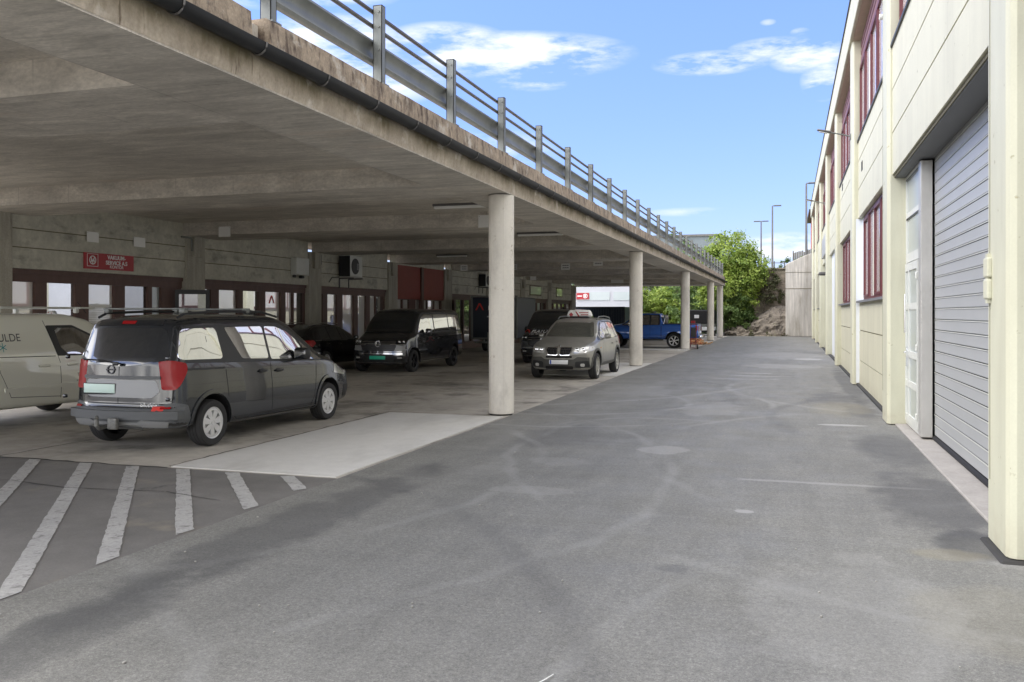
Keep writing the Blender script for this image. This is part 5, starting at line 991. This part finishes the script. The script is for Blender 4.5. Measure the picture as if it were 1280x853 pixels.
# ---------------------------------------------------------------- people carriers facing the camera
def carrier(name, label, loc, P, platem, text=False):
    S = dict(L=4.95, ra=1.0, fa=4.30 if not text else 4.05, hw=.95, R=.345, top=[(0,1.83),(.2,1.92),(.6,1.95),(3.2,1.95),(3.55,1.88),(3.9,1.62),(4.22,1.27),(4.5,1.16),(4.80,1.06),(4.95,.94)], belt=[(0,1.17),(3.0,1.17),(4.1,1.10),(4.7,1.02),(4.95,.9)], bot=[(0,.32),(1.5,.25),(4.2,.24),(4.95,.24)],
             w=[(0,.90),(.6,.945),(4.1,.95),(4.95,.88)], wr=[(0,.74),(.6,.78),(3.3,.77),(3.9,.78),(4.3,.82),(4.95,.76)], rD=[(1.1,0),(1.95,.12)], fD=[(.2,.06),(.5,0),(.85,.03),(1.1,.10)], fp=.17, group=None)
    k = Car(name, label, 'van', loc, R(-90), S, P); e = 1.0
    k.both('window_surround', [rp([(-.80,1.20),(-.70,1.80),(2.35,1.83),(2.62,1.72),(3.15,1.16)], .04)], M_black, eps=.002)
    for Pp in ([(-.72,1.24),(-.62,1.74),(.35,1.76),(.35,1.24)], [(.42,1.24),(.42,1.76),(1.60,1.77),(1.60,1.22)], [(1.68,1.21),(1.68,1.77),(2.30,1.77),(2.56,1.66),(2.98,1.19)]): k.both('side_window', [rp(Pp, .04)], G_mirror, eps=.006)
    k.conf('windscreen', 'F', [rp([(-.80,1.235),(-.66,1.83),(.66,1.83),(.80,1.235)], .06)], G_car, eps=.006); k.conf('windscreen_sun_strip', 'F', [rp([(-.66,1.84),(-.63,1.89),(.63,1.89),(.66,1.84)], .02)], M_black, eps=.004)
    k.conf('bonnet_cowl', 'F', [rp([(-.80,1.195),(-.79,1.228),(.79,1.228),(.80,1.195)], .01)], M_black, eps=.008)
    g = k.conf('grille', 'F', [rp([(-.56,.66),(-.60,.98),(.60,.98),(.56,.66)], .03)], M_black, eps=.006)
    for i in range(5): k.conf('grille_bar', 'F', [rr(-.56,.56,.70+i*.055,.714+i*.055,.003)], M_chrome if i > 2 else M_rimdark, g, eps=.012)
    p, _ = k.hit('F', 0, .90); k.solid('emblem', M_chrome, lambda b: (b.lathe([(.095,0),(.095,.014),(.075,.014),(.075,0)], 24, Matrix.Translation((p.x+.015,0,.875)) @ Matrix.Rotation(R(90),4,'Y')), b.tube([(p.x+.03,-.05,.93),(p.x+.03,-.022,.81),(p.x+.03,0,.88),(p.x+.03,.022,.81),(p.x+.03,.05,.93)], .008, 6)))
    for f in (-1, 1):
        hl = k.conf('headlamp', 'F', [rp([(f*.58,.86),(f*.60,.985),(f*.84,1.0),(f*.92,.96),(f*.86,.86)], .02)], G_car, eps=.012); 
        for yy in (.66, .78): 
            pp, _ = k.hit('F', f*yy, .93)
            if pp: k.solid('lamp_unit', M_lampwhite, lambda b: b.lathe([(0,.006),(.035,.004),(.042,0)], 16, Matrix.Translation((pp.x+.014, f*yy, .93)) @ Matrix.Rotation(R(90),4,'Y')), hl)
        k.conf('lamp_chrome_strip', 'F', [rp([(f*.40,.845),(f*.40,.86),(f*.88,.86),(f*.86,.845)], .004)], M_chrome, eps=.014)
        k.conf('fog_lamp', 'F', [rr(min(f*.62,f*.76),max(f*.62,f*.76),.44,.48,.01)], M_lampwhite, eps=.012); k.conf('bumper_intake', 'F', [rp([(f*.50,.40),(f*.50,.50),(f*.80,.52),(f*.82,.42)], .02)], M_black, eps=.006)
        k.conf('bumper_insert', 'F', [rp([(f*.52,.66),(f*.60,.83),(f*.90,.82),(f*.86,.68)], .02)], M_skid if not text else P, eps=.009)
    k.conf('lower_grille', 'F', [rp([(-.5,.32),(-.5,.56),(.5,.56),(.5,.32)], .03)], M_black, eps=.006); k.conf('chrome_strip', 'F', [rr(-.78,.78,.57,.582,.003)], M_chrome, eps=.012); k.conf('chrome_strip', 'F', [rr(-.74,.74,.30,.312,.003)], M_chrome, eps=.012)
    plate(k, 'F', 0, .46, platem)
    for sd in 'RL':
        k.seam(sd, [(1.64,1.80),(1.64,.35)]); k.seam(sd, [(2.62,1.2),(2.72,.9),(2.70,.42)]); k.seam(sd, [(.38,1.2),(.40,.35)]); k.seam(sd, [(.42,.33),(2.68,.33)]); k.conf('side_crease', sd, [rp([(-.8,1.085),(-.8,1.10),(2.9,1.05),(2.9,1.035)], .005)], M_chrome if not text else P, eps=.006); k.conf('sill_trim', sd, [rp([(.40,.30),(.40,.325),(2.8,.325),(2.8,.30)], .005)], M_chrome, eps=.008)
    k.handle(1.42, 1.0, P); k.handle(1.82, 1.0, P); k.mirror(2.42, 1.16, M_black if text else P, size=(.14,.2,.22)); k.wheels('spoke', 5, .42, M_rimdark)
    for ax in (0, S['fa']-S['ra']):
        A = [(ax+.41*math.cos(R(a)), .365+.41*math.sin(R(a))) for a in range(-10, 191, 12)]; B = [(ax+.455*math.cos(R(a)), .365+.455*math.sin(R(a))) for a in range(190, -11, -12)]; k.both('arch_trim', [A+B], P, eps=.014)
    k.conf('high_brake_lamp', 'B', [rr(-.3,.3,1.80,1.84,.01)], M_lampred, eps=.01); k.conf('tail_lamp', 'B', [rr(-.92,-.80,.8,1.4,.02)], M_lampred, eps=.01); k.conf('tail_lamp', 'B', [rr(.80,.92,.8,1.4,.02)], M_lampred, eps=.01)
    return k
vw = carrier('people_carrier', 'dark grey people carrier with a green plate and silver bumper inserts, facing the camera', (-10.93-.95, 24.5+3.30, .002), P_vw, M_green)
bk = carrier('delivery_van', 'black van with a red emblem on its bonnet, half hidden behind the dusty car', (-7.32-.98, 30.5+3.05, .002), P_navy, M_green, True)
def alogo(b, y, x, z, s_, m):   # open triangle emblem drawn in the y-z plane
    pass
LT = [(-.13,0),(-.02,.17),(.03,.17),(.14,0),(.09,0),(.005,.135),(-.08,0)]
bk.conf('emblem', 'F', [[(-.74+u*1.1, 1.10+w*.62) for u, w in LT]], M_txtr, eps=.02); bk.text('F', 'PLATOR', .19, -.20, 1.10, M_txtw, .004); bk.text('F', 'UTLEIE    SERVICE', .06, -.36, 1.04, M_txtw)

# ---------------------------------------------------------------- dusty SUV with the driving school sign
S = dict(L=4.57, ra=.93, fa=3.76, hw=.925, R=.355, gap=.06, top=[(0,1.42),(.15,1.56),(.6,1.65),(1.6,1.675),(2.4,1.64),(2.75,1.52),(3.3,1.14),(3.7,1.06),(4.2,.99),(4.45,.93),(4.57,.86)], belt=[(0,1.08),(2,1.04),(3.2,1.02),(4.2,.92),(4.57,.80)], bot=[(0,.40),(1.4,.30),(3.2,.30),(4.57,.26)],
         w=[(0,.84),(.6,.915),(3.8,.925),(4.3,.89),(4.57,.80)], wr=[(0,.62),(.7,.66),(2.5,.65),(3.2,.74),(3.7,.78),(4.57,.62)], rD=[(.9,0),(1.6,.25)], fD=[(.25,.10),(.42,.03),(.7,0),(.95,.08)], fp=.30, rp=.16)
k = Car('dusty_car', 'dusty grey green off road car with a white roof sign, left of the second column', 'car', (-5.0-.93, 23.52+2.83, .002), R(-90), S, P_bmw)
k.both('window_surround', [rp([(-.55,1.10),(-.25,1.52),(.3,1.57),(1.45,1.57),(1.75,1.46),(2.42,1.05)], .03)], M_black, eps=.002)
for Pp in ([(-.46,1.13),(-.20,1.47),(.10,1.50),(.06,1.11)], [(.14,1.10),(.18,1.52),(.85,1.54),(.85,1.08)], [(.93,1.08),(.93,1.54),(1.40,1.53),(1.68,1.43),(2.22,1.07)]): k.both('side_window', [rp(Pp, .03)], glass('dusty_glass', (.20,.20,.17), .2, .06) if Pp[0][0] < -.4 else bpy.data.materials['dusty_glass'], eps=.006)
k.conf('windscreen', 'F', [rp([(-.70,1.14),(-.56,1.54),(.56,1.54),(.70,1.14)], .05)], glass('dusty_windscreen', (.05,.055,.05), .16, .04), eps=.006)
for f in (-1, 1):
    k.conf('grille', 'F', [rp([(f*.02,.70),(f*.03,.885),(f*.34,.885),(f*.37,.82),(f*.31,.67),(f*.06,.66)], .04)], M_chrome, eps=.012)
    g = k.conf('grille_mesh', 'F', [rp([(f*.045,.705),(f*.055,.865),(f*.32,.865),(f*.34,.815),(f*.29,.69),(f*.075,.68)], .03)], M_dark, eps=.016)
    for i in range(5): k.conf('grille_bar', 'F', [rr(min(f*(.09+i*.045),f*(.10+i*.045)),max(f*(.09+i*.045),f*(.10+i*.045)),.70,.855,.002)], M_rimdark, g, eps=.019)
    hl = k.conf('headlamp', 'F', [rp([(f*.42,.72),(f*.40,.86),(f*.62,.88),(f*.86,.90),(f*.86,.80),(f*.70,.74)], .03)], M_lampwhite, eps=.010)
    for yy in (.50, .65):
        pp, _ = k.hit('F', f*yy, .80); 
        if pp: k.solid('lamp_unit', M_chrome, lambda b: b.lathe([(0,.004),(.045,.006),(.055,0)], 18, Matrix.Translation((pp.x+.012, f*yy, .81)) @ Matrix.Rotation(R(90),4,'Y')), hl)
    k.conf('fog_lamp', 'F', [rr(min(f*.57,f*.68),max(f*.57,f*.68),.37,.45,.03)], M_lampwhite, eps=.018); k.conf('bumper_intake', 'F', [rp([(f*.44,.34),(f*.44,.50),(f*.78,.53),(f*.80,.36)], .04)], M_black, eps=.010)
k.conf('bumper', 'F', [rp([(-.92,.27),(-.92,.60),(-.5,.63),(-.40,.56),(.40,.56),(.5,.63),(.92,.60),(.92,.27)], .03)], M_clad2, eps=.006); k.conf('lower_grille', 'F', [rr(-.38,.38,.30,.38,.02)], M_dark, eps=.010); k.conf('upper_intake', 'F', [rr(-.36,.36,.60,.655,.02)], M_dark, eps=.010)
plate(k, 'F', 0, .485, M_platew, .52, .115, True); pp, _ = k.hit('F', 0, .90); k.solid('emblem', M_chrome, lambda b: b.lathe([(0,.012),(.03,.010),(.036,0)], 18, Matrix.Translation((pp.x,0,.905)) @ Matrix.Rotation(R(60),4,'Y')))
for sd in 'RL':
    k.seam(sd, [(.89,1.56),(.90,.42)]); k.seam(sd, [(2.0,1.06),(2.12,.7),(2.10,.42)]); k.seam(sd, [(.10,1.1),(.12,.85),(.32,.60),(.42,.42)]); k.seam(sd, [(.40,.42),(2.1,.42)]); k.conf('sill_trim', sd, [rp([(.38,.31),(.38,.41),(2.44,.41),(2.44,.31)], .02)], M_clad2, eps=.010)
    for ax in (0, 2.83):
        A = [(ax+.41*math.cos(R(a)), .375+.41*math.sin(R(a))) for a in range(-10, 191, 12)]; B = [(ax+.475*math.cos(R(a)), .375+.475*math.sin(R(a))) for a in range(190, -11, -12)]; k.conf('arch_trim', sd, [A+B], M_clad2, eps=.012)
    k.conf('tail_lamp', sd, [rp([(-.86,.86),(-.80,1.12),(-.62,1.14),(-.66,.86)], .03)], M_lampred, eps=.01); k.conf('side_indicator', sd, [rr(2.36,2.44,.83,.86,.01)], M_lampamber, eps=.008)
    f = -1 if sd == 'R' else 1
    k.solid('roof_rail', M_galv, lambda b: b.tube([(-.55,f*.56,1.60),(-.35,f*.58,1.67),(.4,f*.59,1.715),(1.2,f*.585,1.70),(1.45,f*.58,1.63)], .018, 8))
k.handle(.72, .93, P_bmw, .2); k.handle(-.02, .95, P_bmw, .2); k.mirror(1.82, 1.10, P_bmw, size=(.13,.19,.15)); k.wheels('double', 5, .3, pm('dusty_silver_rim', (.50,.49,.45), .45, metal=.4), .72)
rs = k.solid('roof_sign', M_white, lambda b: b.rbox(1.15, 0, 1.80, .17, .80, .20, .06, 3, taper=lambda v: Vector((v.x*(1-.6*(v.z+.1)*2), v.y*(1-.9*(v.z+.1)), v.z))))
k.solid('roof_sign_foot', M_black, lambda b: b.rbox(1.15,0,1.69,.24,.55,.05,.02)); MF = Matrix.Translation((1.222,0,1.77)) @ Matrix(((0,0,1,0),(1,0,0,0),(0,1,0,0),(0,0,0,1)))
b = MB(); b.prism([(-.30,.0),(-.24,.06),(-.18,.0),(-.20,-.05),(-.28,-.05)], .0, .012, MF); b.prism([(-.12,.085),(-.08,.085),(.02,-.06),(-.03,-.06)], .004, .012, MF); b.prism([(0,.06),(.28,.06),(.28,.035),(0,.035)], 0, .012, MF); b.prism([(.05,.0),(.28,.0),(.28,-.025),(.05,-.025)], 0, .014, MF); b.build('roof_sign_marks', M_signred, rs, world=False)

# ---------------------------------------------------------------- blue pickup
S = dict(L=5.33, ra=1.25, fa=4.33, hw=.93, R=.39, gap=.07, top=[(0,1.24),(1.86,1.25),(1.90,1.75),(2.0,1.80),(2.6,1.83),(3.1,1.80),(3.45,1.62),(3.95,1.27),(4.4,1.20),(5.0,1.12),(5.33,1.0)], belt=[(0,1.19),(1.86,1.19),(2.2,1.17),(3.9,1.14),(5.0,1.02),(5.33,.9)], bot=[(0,.52),(1.5,.46),(4,.46),(5.33,.42)],
         w=[(0,.90),(.5,.92),(4.4,.93),(5.33,.84)], wr=[(0,.86),(1.8,.86),(1.95,.70),(3.1,.68),(3.95,.76),(5.33,.70)], fD=[(.4,.08),(.7,0),(1.1,.10)], fp=.22, rp=.03, er=.05, cuts=[(-1.17,.55,-.78,.78,.75,1.6)])
k = Car('pickup_truck', 'bright blue double cab pickup truck parked crosswise behind the second column', 'pickup', (-5.66, 45.1+.93, .002), R(180), S, P_blue)
k.both('window_surround', [rp([(.72,1.20),(.74,1.72),(1.85,1.74),(2.15,1.62),(2.75,1.18)], .03)], M_black, eps=.002)
for Pp in ([(.80,1.23),(.80,1.68),(1.18,1.69),(1.18,1.22)], [(1.28,1.22),(1.28,1.69),(1.82,1.69),(2.08,1.58),(2.60,1.20)]): k.both('side_window', [rp(Pp, .04)], G_mirror, eps=.006)
for sd in 'RL':
    k.seam(sd, [(.66,1.15),(.66,.55)], .03); k.seam(sd, [(1.23,1.2),(1.23,.55)]); k.seam(sd, [(2.25,1.16),(2.32,.55)]); k.seam(sd, [(.80,.55),(2.3,.55)]); f = -1 if sd == 'R' else 1
    k.solid('side_step', M_black, lambda b: b.rbox(1.5, f*.93, .43, 1.9, .14, .06, .02)); k.conf('bed_rail', sd, [rp([(-1.2,1.20),(-1.2,1.235),(.60,1.24),(.60,1.205)], .01)], M_black, eps=.012)
    for ax in (0, 3.08):
        A = [(ax+.46*math.cos(R(a)), .41+.46*math.sin(R(a))) for a in range(0, 181, 12)]; B = [(ax+.53*math.cos(R(a)), .41+.53*math.sin(R(a))) for a in range(180, -1, -12)]; k.conf('arch_trim', sd, [A+B], P_blue, eps=.025)
    k.conf('tail_lamp', sd, [rp([(-1.24,.92),(-1.24,1.17),(-1.06,1.17),(-1.13,.92)], .02)], M_lampred, eps=.012); k.conf('headlamp', sd, [rp([(3.55,.95),(3.5,1.06),(3.9,1.04),(3.9,.92)], .02)], M_lampwhite, eps=.01)
    k.conf('tail_lamp', 'B', [rr(min(f*.76,f*.90),max(f*.76,f*.90),.90,1.16,.02)], M_lampred, eps=.012)
k.conf('windscreen', 'F', [rp([(-.70,1.28),(-.60,1.72),(.60,1.72),(.70,1.28)], .05)], G_car); k.solid('rear_bumper', M_chrome, lambda b: b.rbox(-1.32, 0, .60, .16, 1.7, .17, .04)); k.solid('sports_bar', M_chrome, lambda b: b.tube([(.55,-.78,1.26),(.50,-.70,1.62),(.50,.70,1.62),(.55,.78,1.26)], .03, 8))
k.solid('load_cover', M_black, lambda b: b.rbox(-.32, 0, 1.25, 1.75, 1.56, .04, .015)); k.solid('roof_lamp_bar', M_black, lambda b: b.rbox(1.2,0,1.87,.2,.9,.05,.02)); k.handle(1.05, 1.08, P_blue); k.handle(1.95, 1.08, P_blue)
k.mirror(2.3, 1.2, M_chrome, size=(.14,.2,.24)); k.wheels('spoke', 6, .5, M_silver, .66); k.conf('number_plate', 'B', [rr(-.26,.26,.78,.9,.01)], M_platew, eps=.01)
k.solid('headboard', M_black, lambda b: b.rbox(.52, 0, 1.5, .05, 1.35, .45, .02))

# ---------------------------------------------------------------- black estate beside the people carrier
S = dict(L=4.7, ra=.95, fa=3.70, hw=.91, R=.33, top=[(0,1.10),(.25,1.34),(.7,1.46),(1.6,1.50),(2.3,1.44),(2.9,1.16),(3.25,1.0),(4.2,.90),(4.7,.72)], belt=[(0,.98),(2,.96),(3.1,.92),(4.3,.8),(4.7,.62)], bot=[(0,.3),(1.4,.22),(4.7,.24)],
         w=[(0,.82),(.6,.90),(3.8,.91),(4.7,.76)], wr=[(0,.62),(.7,.60),(2.3,.58),(3.1,.70),(4.7,.6)], rD=[(.9,0),(1.4,.2)], fp=.3, rp=.18)
def estate(name, label, loc, P, tw=0):
    k = Car(name, label, 'car', loc, R(90)+tw, S, P)
    for Pp in ([(-.50,1.02),(-.25,1.32),(.25,1.38),(.25,1.0)], [(.32,1.0),(.34,1.38),(.95,1.38),(.95,.98)], [(1.03,.98),(1.03,1.37),(1.40,1.30),(1.98,.97)]): k.both('side_window', [rp(Pp, .04)], G_car, eps=.005)
    k.both('window_chrome', [rp([(-.52,.985),(-.52,.995),(2.02,.955),(2.02,.945)], .003)], M_chrome, eps=.006)
    k.conf('rear_window', 'B', [rp([(-.56,1.08),(-.48,1.36),(.48,1.36),(.56,1.08)], .06)], G_car, eps=.006); k.conf('windscreen', 'F', [rp([(-.62,1.06),(-.5,1.36),(.5,1.36),(.62,1.06)], .06)], G_car, eps=.006)
    for sd in 'RL':
        k.conf('tail_lamp', sd, [rp([(-.92,.80),(-.88,.98),(-.62,.99),(-.55,.90),(-.70,.80)], .02)], M_lampred, eps=.01); k.seam(sd, [(.99,1.0),(1.0,.32)]); k.seam(sd, [(.28,1.0),(.25,.7),(.45,.4)]); k.conf('headlamp', sd, [rp([(3.15,.66),(3.1,.78),(3.5,.74),(3.5,.64)], .02)], M_lampwhite, eps=.01)
        f = -1 if sd == 'R' else 1; k.solid('roof_rail', M_chrome, lambda b: b.tube([(-.4,f*.52,1.42),(.4,f*.53,1.51),(1.3,f*.52,1.47)], .014, 6)); k.conf('tail_lamp', 'B', [rr(min(f*.55,f*.80),max(f*.55,f*.80),.80,.96,.03)], M_lampred, eps=.01)
    k.conf('number_plate', 'B', [rr(-.26,.26,.62,.74,.01)], M_platew, eps=.01); k.handle(.80,.86,P); k.handle(.08,.88,P); k.mirror(1.72, .98, P, size=(.12,.18,.13)); k.wheels('spoke', 5, .4, M_silver)
    return k
estate('estate_car', 'black estate car with a red tail lamp, left of the dark people carrier', (-14.35, 23.6, .002), P_black)

# ---------------------------------------------------------------- closed trailer, dark container, small things
M_navy = pm('matt_dark_blue_panel', (.012,.020,.036), .4, var=[(1,U,.1)])
t = thing('box_trailer', 'dark blue box trailer with a red triangle emblem, left of the first column', 'trailer', (-13.0, 38.0, 0), R(0))
b = MB(); b.rbox(0, 1.6, 1.60, 2.20, 3.1, 1.90, .03); b.build('box_body', M_navy, t, world=False)
b = MB()
for x in (-1.09, 1.09): b.box(x-.05, x+.05, -.0, .06, .62, 2.58)
b.box(-1.14,1.14,-.001,.061,2.56,2.62); b.box(-1.14,1.14,-.001,.061,.60,.68); b.build('edge_frame', M_galv, t, world=False)
b = MB(); b.tube([(-.5,.1,.55),(0,-1.3,.5),(.5,.1,.55)], .04, 8); b.tube([(0,-1.3,.5),(0,-1.5,.55)], .05, 8); b.tube([(.1,-1.1,.05),(.1,-1.1,.95)], .03, 8); b.box(-.9,.9,-.12,-.02,.42,.5); b.build('drawbar', M_galv, t, world=False, smooth=40)
for f in (-1, 1):
    w = MB().lathe([(.18,-.09),(.29,-.09),(.31,-.05),(.31,.05),(.29,.09),(.18,.09)], 24, Matrix.Translation((f*1.0,1.7,.31)) @ Matrix.Rotation(R(90),4,'Y')).build('wheel', M_rubber, t, world=False, smooth=40); MB().lathe([(0,.02),(.17,.03),(.18,.08)], 20, Matrix.Translation((f*1.0,1.7,.31)) @ Matrix.Rotation(R(90)*f,4,'Y')).build('rim', M_galv, w, world=False)
MXT = Matrix.Translation((0,.04,0)) @ Matrix.Rotation(R(90),4,'X'); b = MB(); b.prism([(-.72+u*1.6, 1.95+w*1.9) for u, w in LT], -.0, .012, Matrix.Translation((0,.049,0)) @ Matrix.Rotation(R(90),4,'X')); b.build('emblem', M_txtr, t, world=False)
T('lettering', 'PLATOR', .30, t, M_txtw, Matrix.Translation((.25,.047,1.95)) @ Matrix.Rotation(R(90),4,'X'), .002); T('lettering', 'BILUTLEIE OG SERVICE', .09, t, M_txtw, Matrix.Translation((.1,.047,1.62)) @ Matrix.Rotation(R(90),4,'X'), .002)
t = thing('shipping_container', 'dark navy container standing below the white building beyond the parking bays', 'container', (-14.7, 66.5, 0))
b = MB(); b.box(-2.6,2.6,0,2.4,.1,2.3); b.build('shell', M_navy, t, world=False); b = MB()
for i in range(26): b.box(-2.55+i*.2,-2.45+i*.2,-.04,.0,.25,2.15)
b.build('corrugation', M_navy, t, world=False); b = MB()
for x in (-2.62,2.54): b.box(x,x+.08,-.05,.05,0,2.32)
b.box(-2.6,2.6,-.05,.04,2.22,2.32); b.box(-2.6,2.6,-.05,.04,0,.14); b.build('frame', M_black, t, world=False)
# flatbed truck with black tarpaulin box behind the third column
t = thing('tarpaulin_trailer', 'white trailer with a black tarpaulin cover beyond the pickup tail', 'trailer', (-6.65, 70, 0))
b = MB(); b.rbox(0,1.2,1.53,2.0,2.4,1.1,.08,taper=lambda v: Vector((v.x*(1-.05*(v.z+.5)), v.y, v.z))); b.build('tarpaulin', pm('black_tarpaulin', (.012,.012,.014), .6, bump=(3,.5,.05)), t, world=False)
MB().box(-1.0,1.0,0,2.4,.74,.97).build('side_board', M_galv, t, world=False); MB().box(-1.0,1.0,-.03,2.3,.46,.73).build('chassis_panel', M_whitep, t, world=False)
MB().rbox(-.35,-.02,1.55,.36,.03,.26,.01).build('label_board', M_platew, t, world=False); MB().box(-.8,.8,.1,2.2,.30,.45).build('chassis', M_black, t, world=False)
for f in (-1, 1): w = MB().lathe([(.2,-.1),(.30,-.1),(.32,-.06),(.32,.06),(.30,.1),(.2,.1)], 24, Matrix.Translation((f*.9,1.2,.32)) @ Matrix.Rotation(R(90),4,'Y')).build('wheel', M_rubber, t, world=False); MB().lathe([(0,.0),(.2,.0)], 16, Matrix.Translation((f*.9,1.2,.32)) @ Matrix.Rotation(R(90),4,'Y')).build('rim', M_galv, w, world=False)
MB().rbox(.8,-.05,.6,.2,.05,.1,.02).build('tail_lamp', M_lampred, t, world=False)
# small things near the third and fourth columns
t = thing('traffic_barrier', 'red and white striped plastic barrier standing left of the fourth column', 'barrier', (-5.75, 55.3, 0))
b = MB()
for i in range(5): b.rbox(0, 0, .62+i*.16, .26, .12, .158, .02, mi=i % 2)
b.build('panel', [M_signred, M_white], t, world=False); MB().rbox(0,0,.06,.42,.4,.12,.03).build('foot', M_black, t, world=False); MB().box(-.05,.05,-.04,.04,.11,.55).build('stem', M_white, t, world=False)
rng = random.Random(9); M_wood = pm('fresh_split_wood', (.55,.33,.17), .8, var=[(6,U,.3)]); M_woodo = pm('orange_brown_wood', (.45,.17,.07), .8, var=[(6,U,.3)])
t = thing('timber_heap', 'heap of split orange brown firewood on the ground between the third and fourth columns', 'timber heap', (-5.55, 51.6, 0))
for mm, nm in ((M_wood, 'light_timber'), (M_woodo, 'dark_timber')):
    b = MB()
    for i in range(26):
        a = rng.uniform(0, PI); r = abs(rng.gauss(0,.35)); x = rng.choice((-1,1))*r; y = rng.uniform(-.8,.8); z = .05+max(0,(.62-r*.85))*rng.uniform(.1,1)
        b.rbox(x, y, z, rng.uniform(.3,.6), .09, .08, .01, 1, Matrix.Rotation(a,3,'Z') @ Matrix.Rotation(rng.uniform(-.5,.5),3,'Y'))
    b.build(nm, mm, t, world=False)
b = MB()
for i in range(5): b.box(-.6,.6,-.5+i*.22,-.38+i*.22,.0,.02)
for x in (-.55,0,.48): b.box(x,x+.08,-.5,.5,.02,.1)
b.build('pallet', M_woodo, t, world=False)
t = thing('hand_truck', 'dark red hand truck leaning behind the third column', 'hand truck', (-4.62, 44.55, 0)); M_hr = pm('dark_red_tube', (.16,.02,.04), .5)
b = MB()
for x in (-.13,.13): b.tube([(x,0,.12),(x,.12,1.25)], .018, 8)
for z in (.3,.55,.8,1.05,1.24): b.tube([(-.13,z*.1-.01,z),(.13,z*.1-.01,z)], .014, 8)
b.box(-.2,.2,-.22,.0,.06,.075); b.build('frame', M_hr, t, world=False, smooth=40)
for x in (-.2,.2): MB().lathe([(0,-.03),(.12,-.03),(.13,0),(.12,.03),(0,.03)], 18, Matrix.Translation((x,.06,.13)) @ Matrix.Rotation(R(90),4,'Y')).build('wheel', M_rubber, t, world=False)
MB().rbox(0,.02,.85,.24,.05,.5,.02).build('back_board', M_black, t, world=False)
# small litter on the driveway
rng = random.Random(12)
b = MB()
for i in range(90):
    y = 2.2+rng.random()**1.5*26; x = rng.uniform(-4.6, 1.3); s_ = rng.uniform(.004,.010)*(1+y*.03)
    b.rbox(x, y, .005+s_*.4, s_*rng.uniform(1,2.2), s_*rng.uniform(1,1.6), s_, s_*.3, 1, Matrix.Rotation(rng.uniform(0,3),3,'Z'))
tag(b.build('loose_grit', pm('pale_grit', (.32,.31,.28), .8)), 'scattered pale grit and crumbs on the asphalt driveway', 'grit', kind='stuff')
b = MB(); b.box(-.30,.0,-.16,.16,0,.006); 
t = tag(MB().tube([(-1.17,4.02,.012),(-1.13,4.10,.018),(-1.115,4.17,.012)], .003, 5).build('straw', M_white), 'thin white straw lying on the asphalt near the bottom of the picture', 'litter')
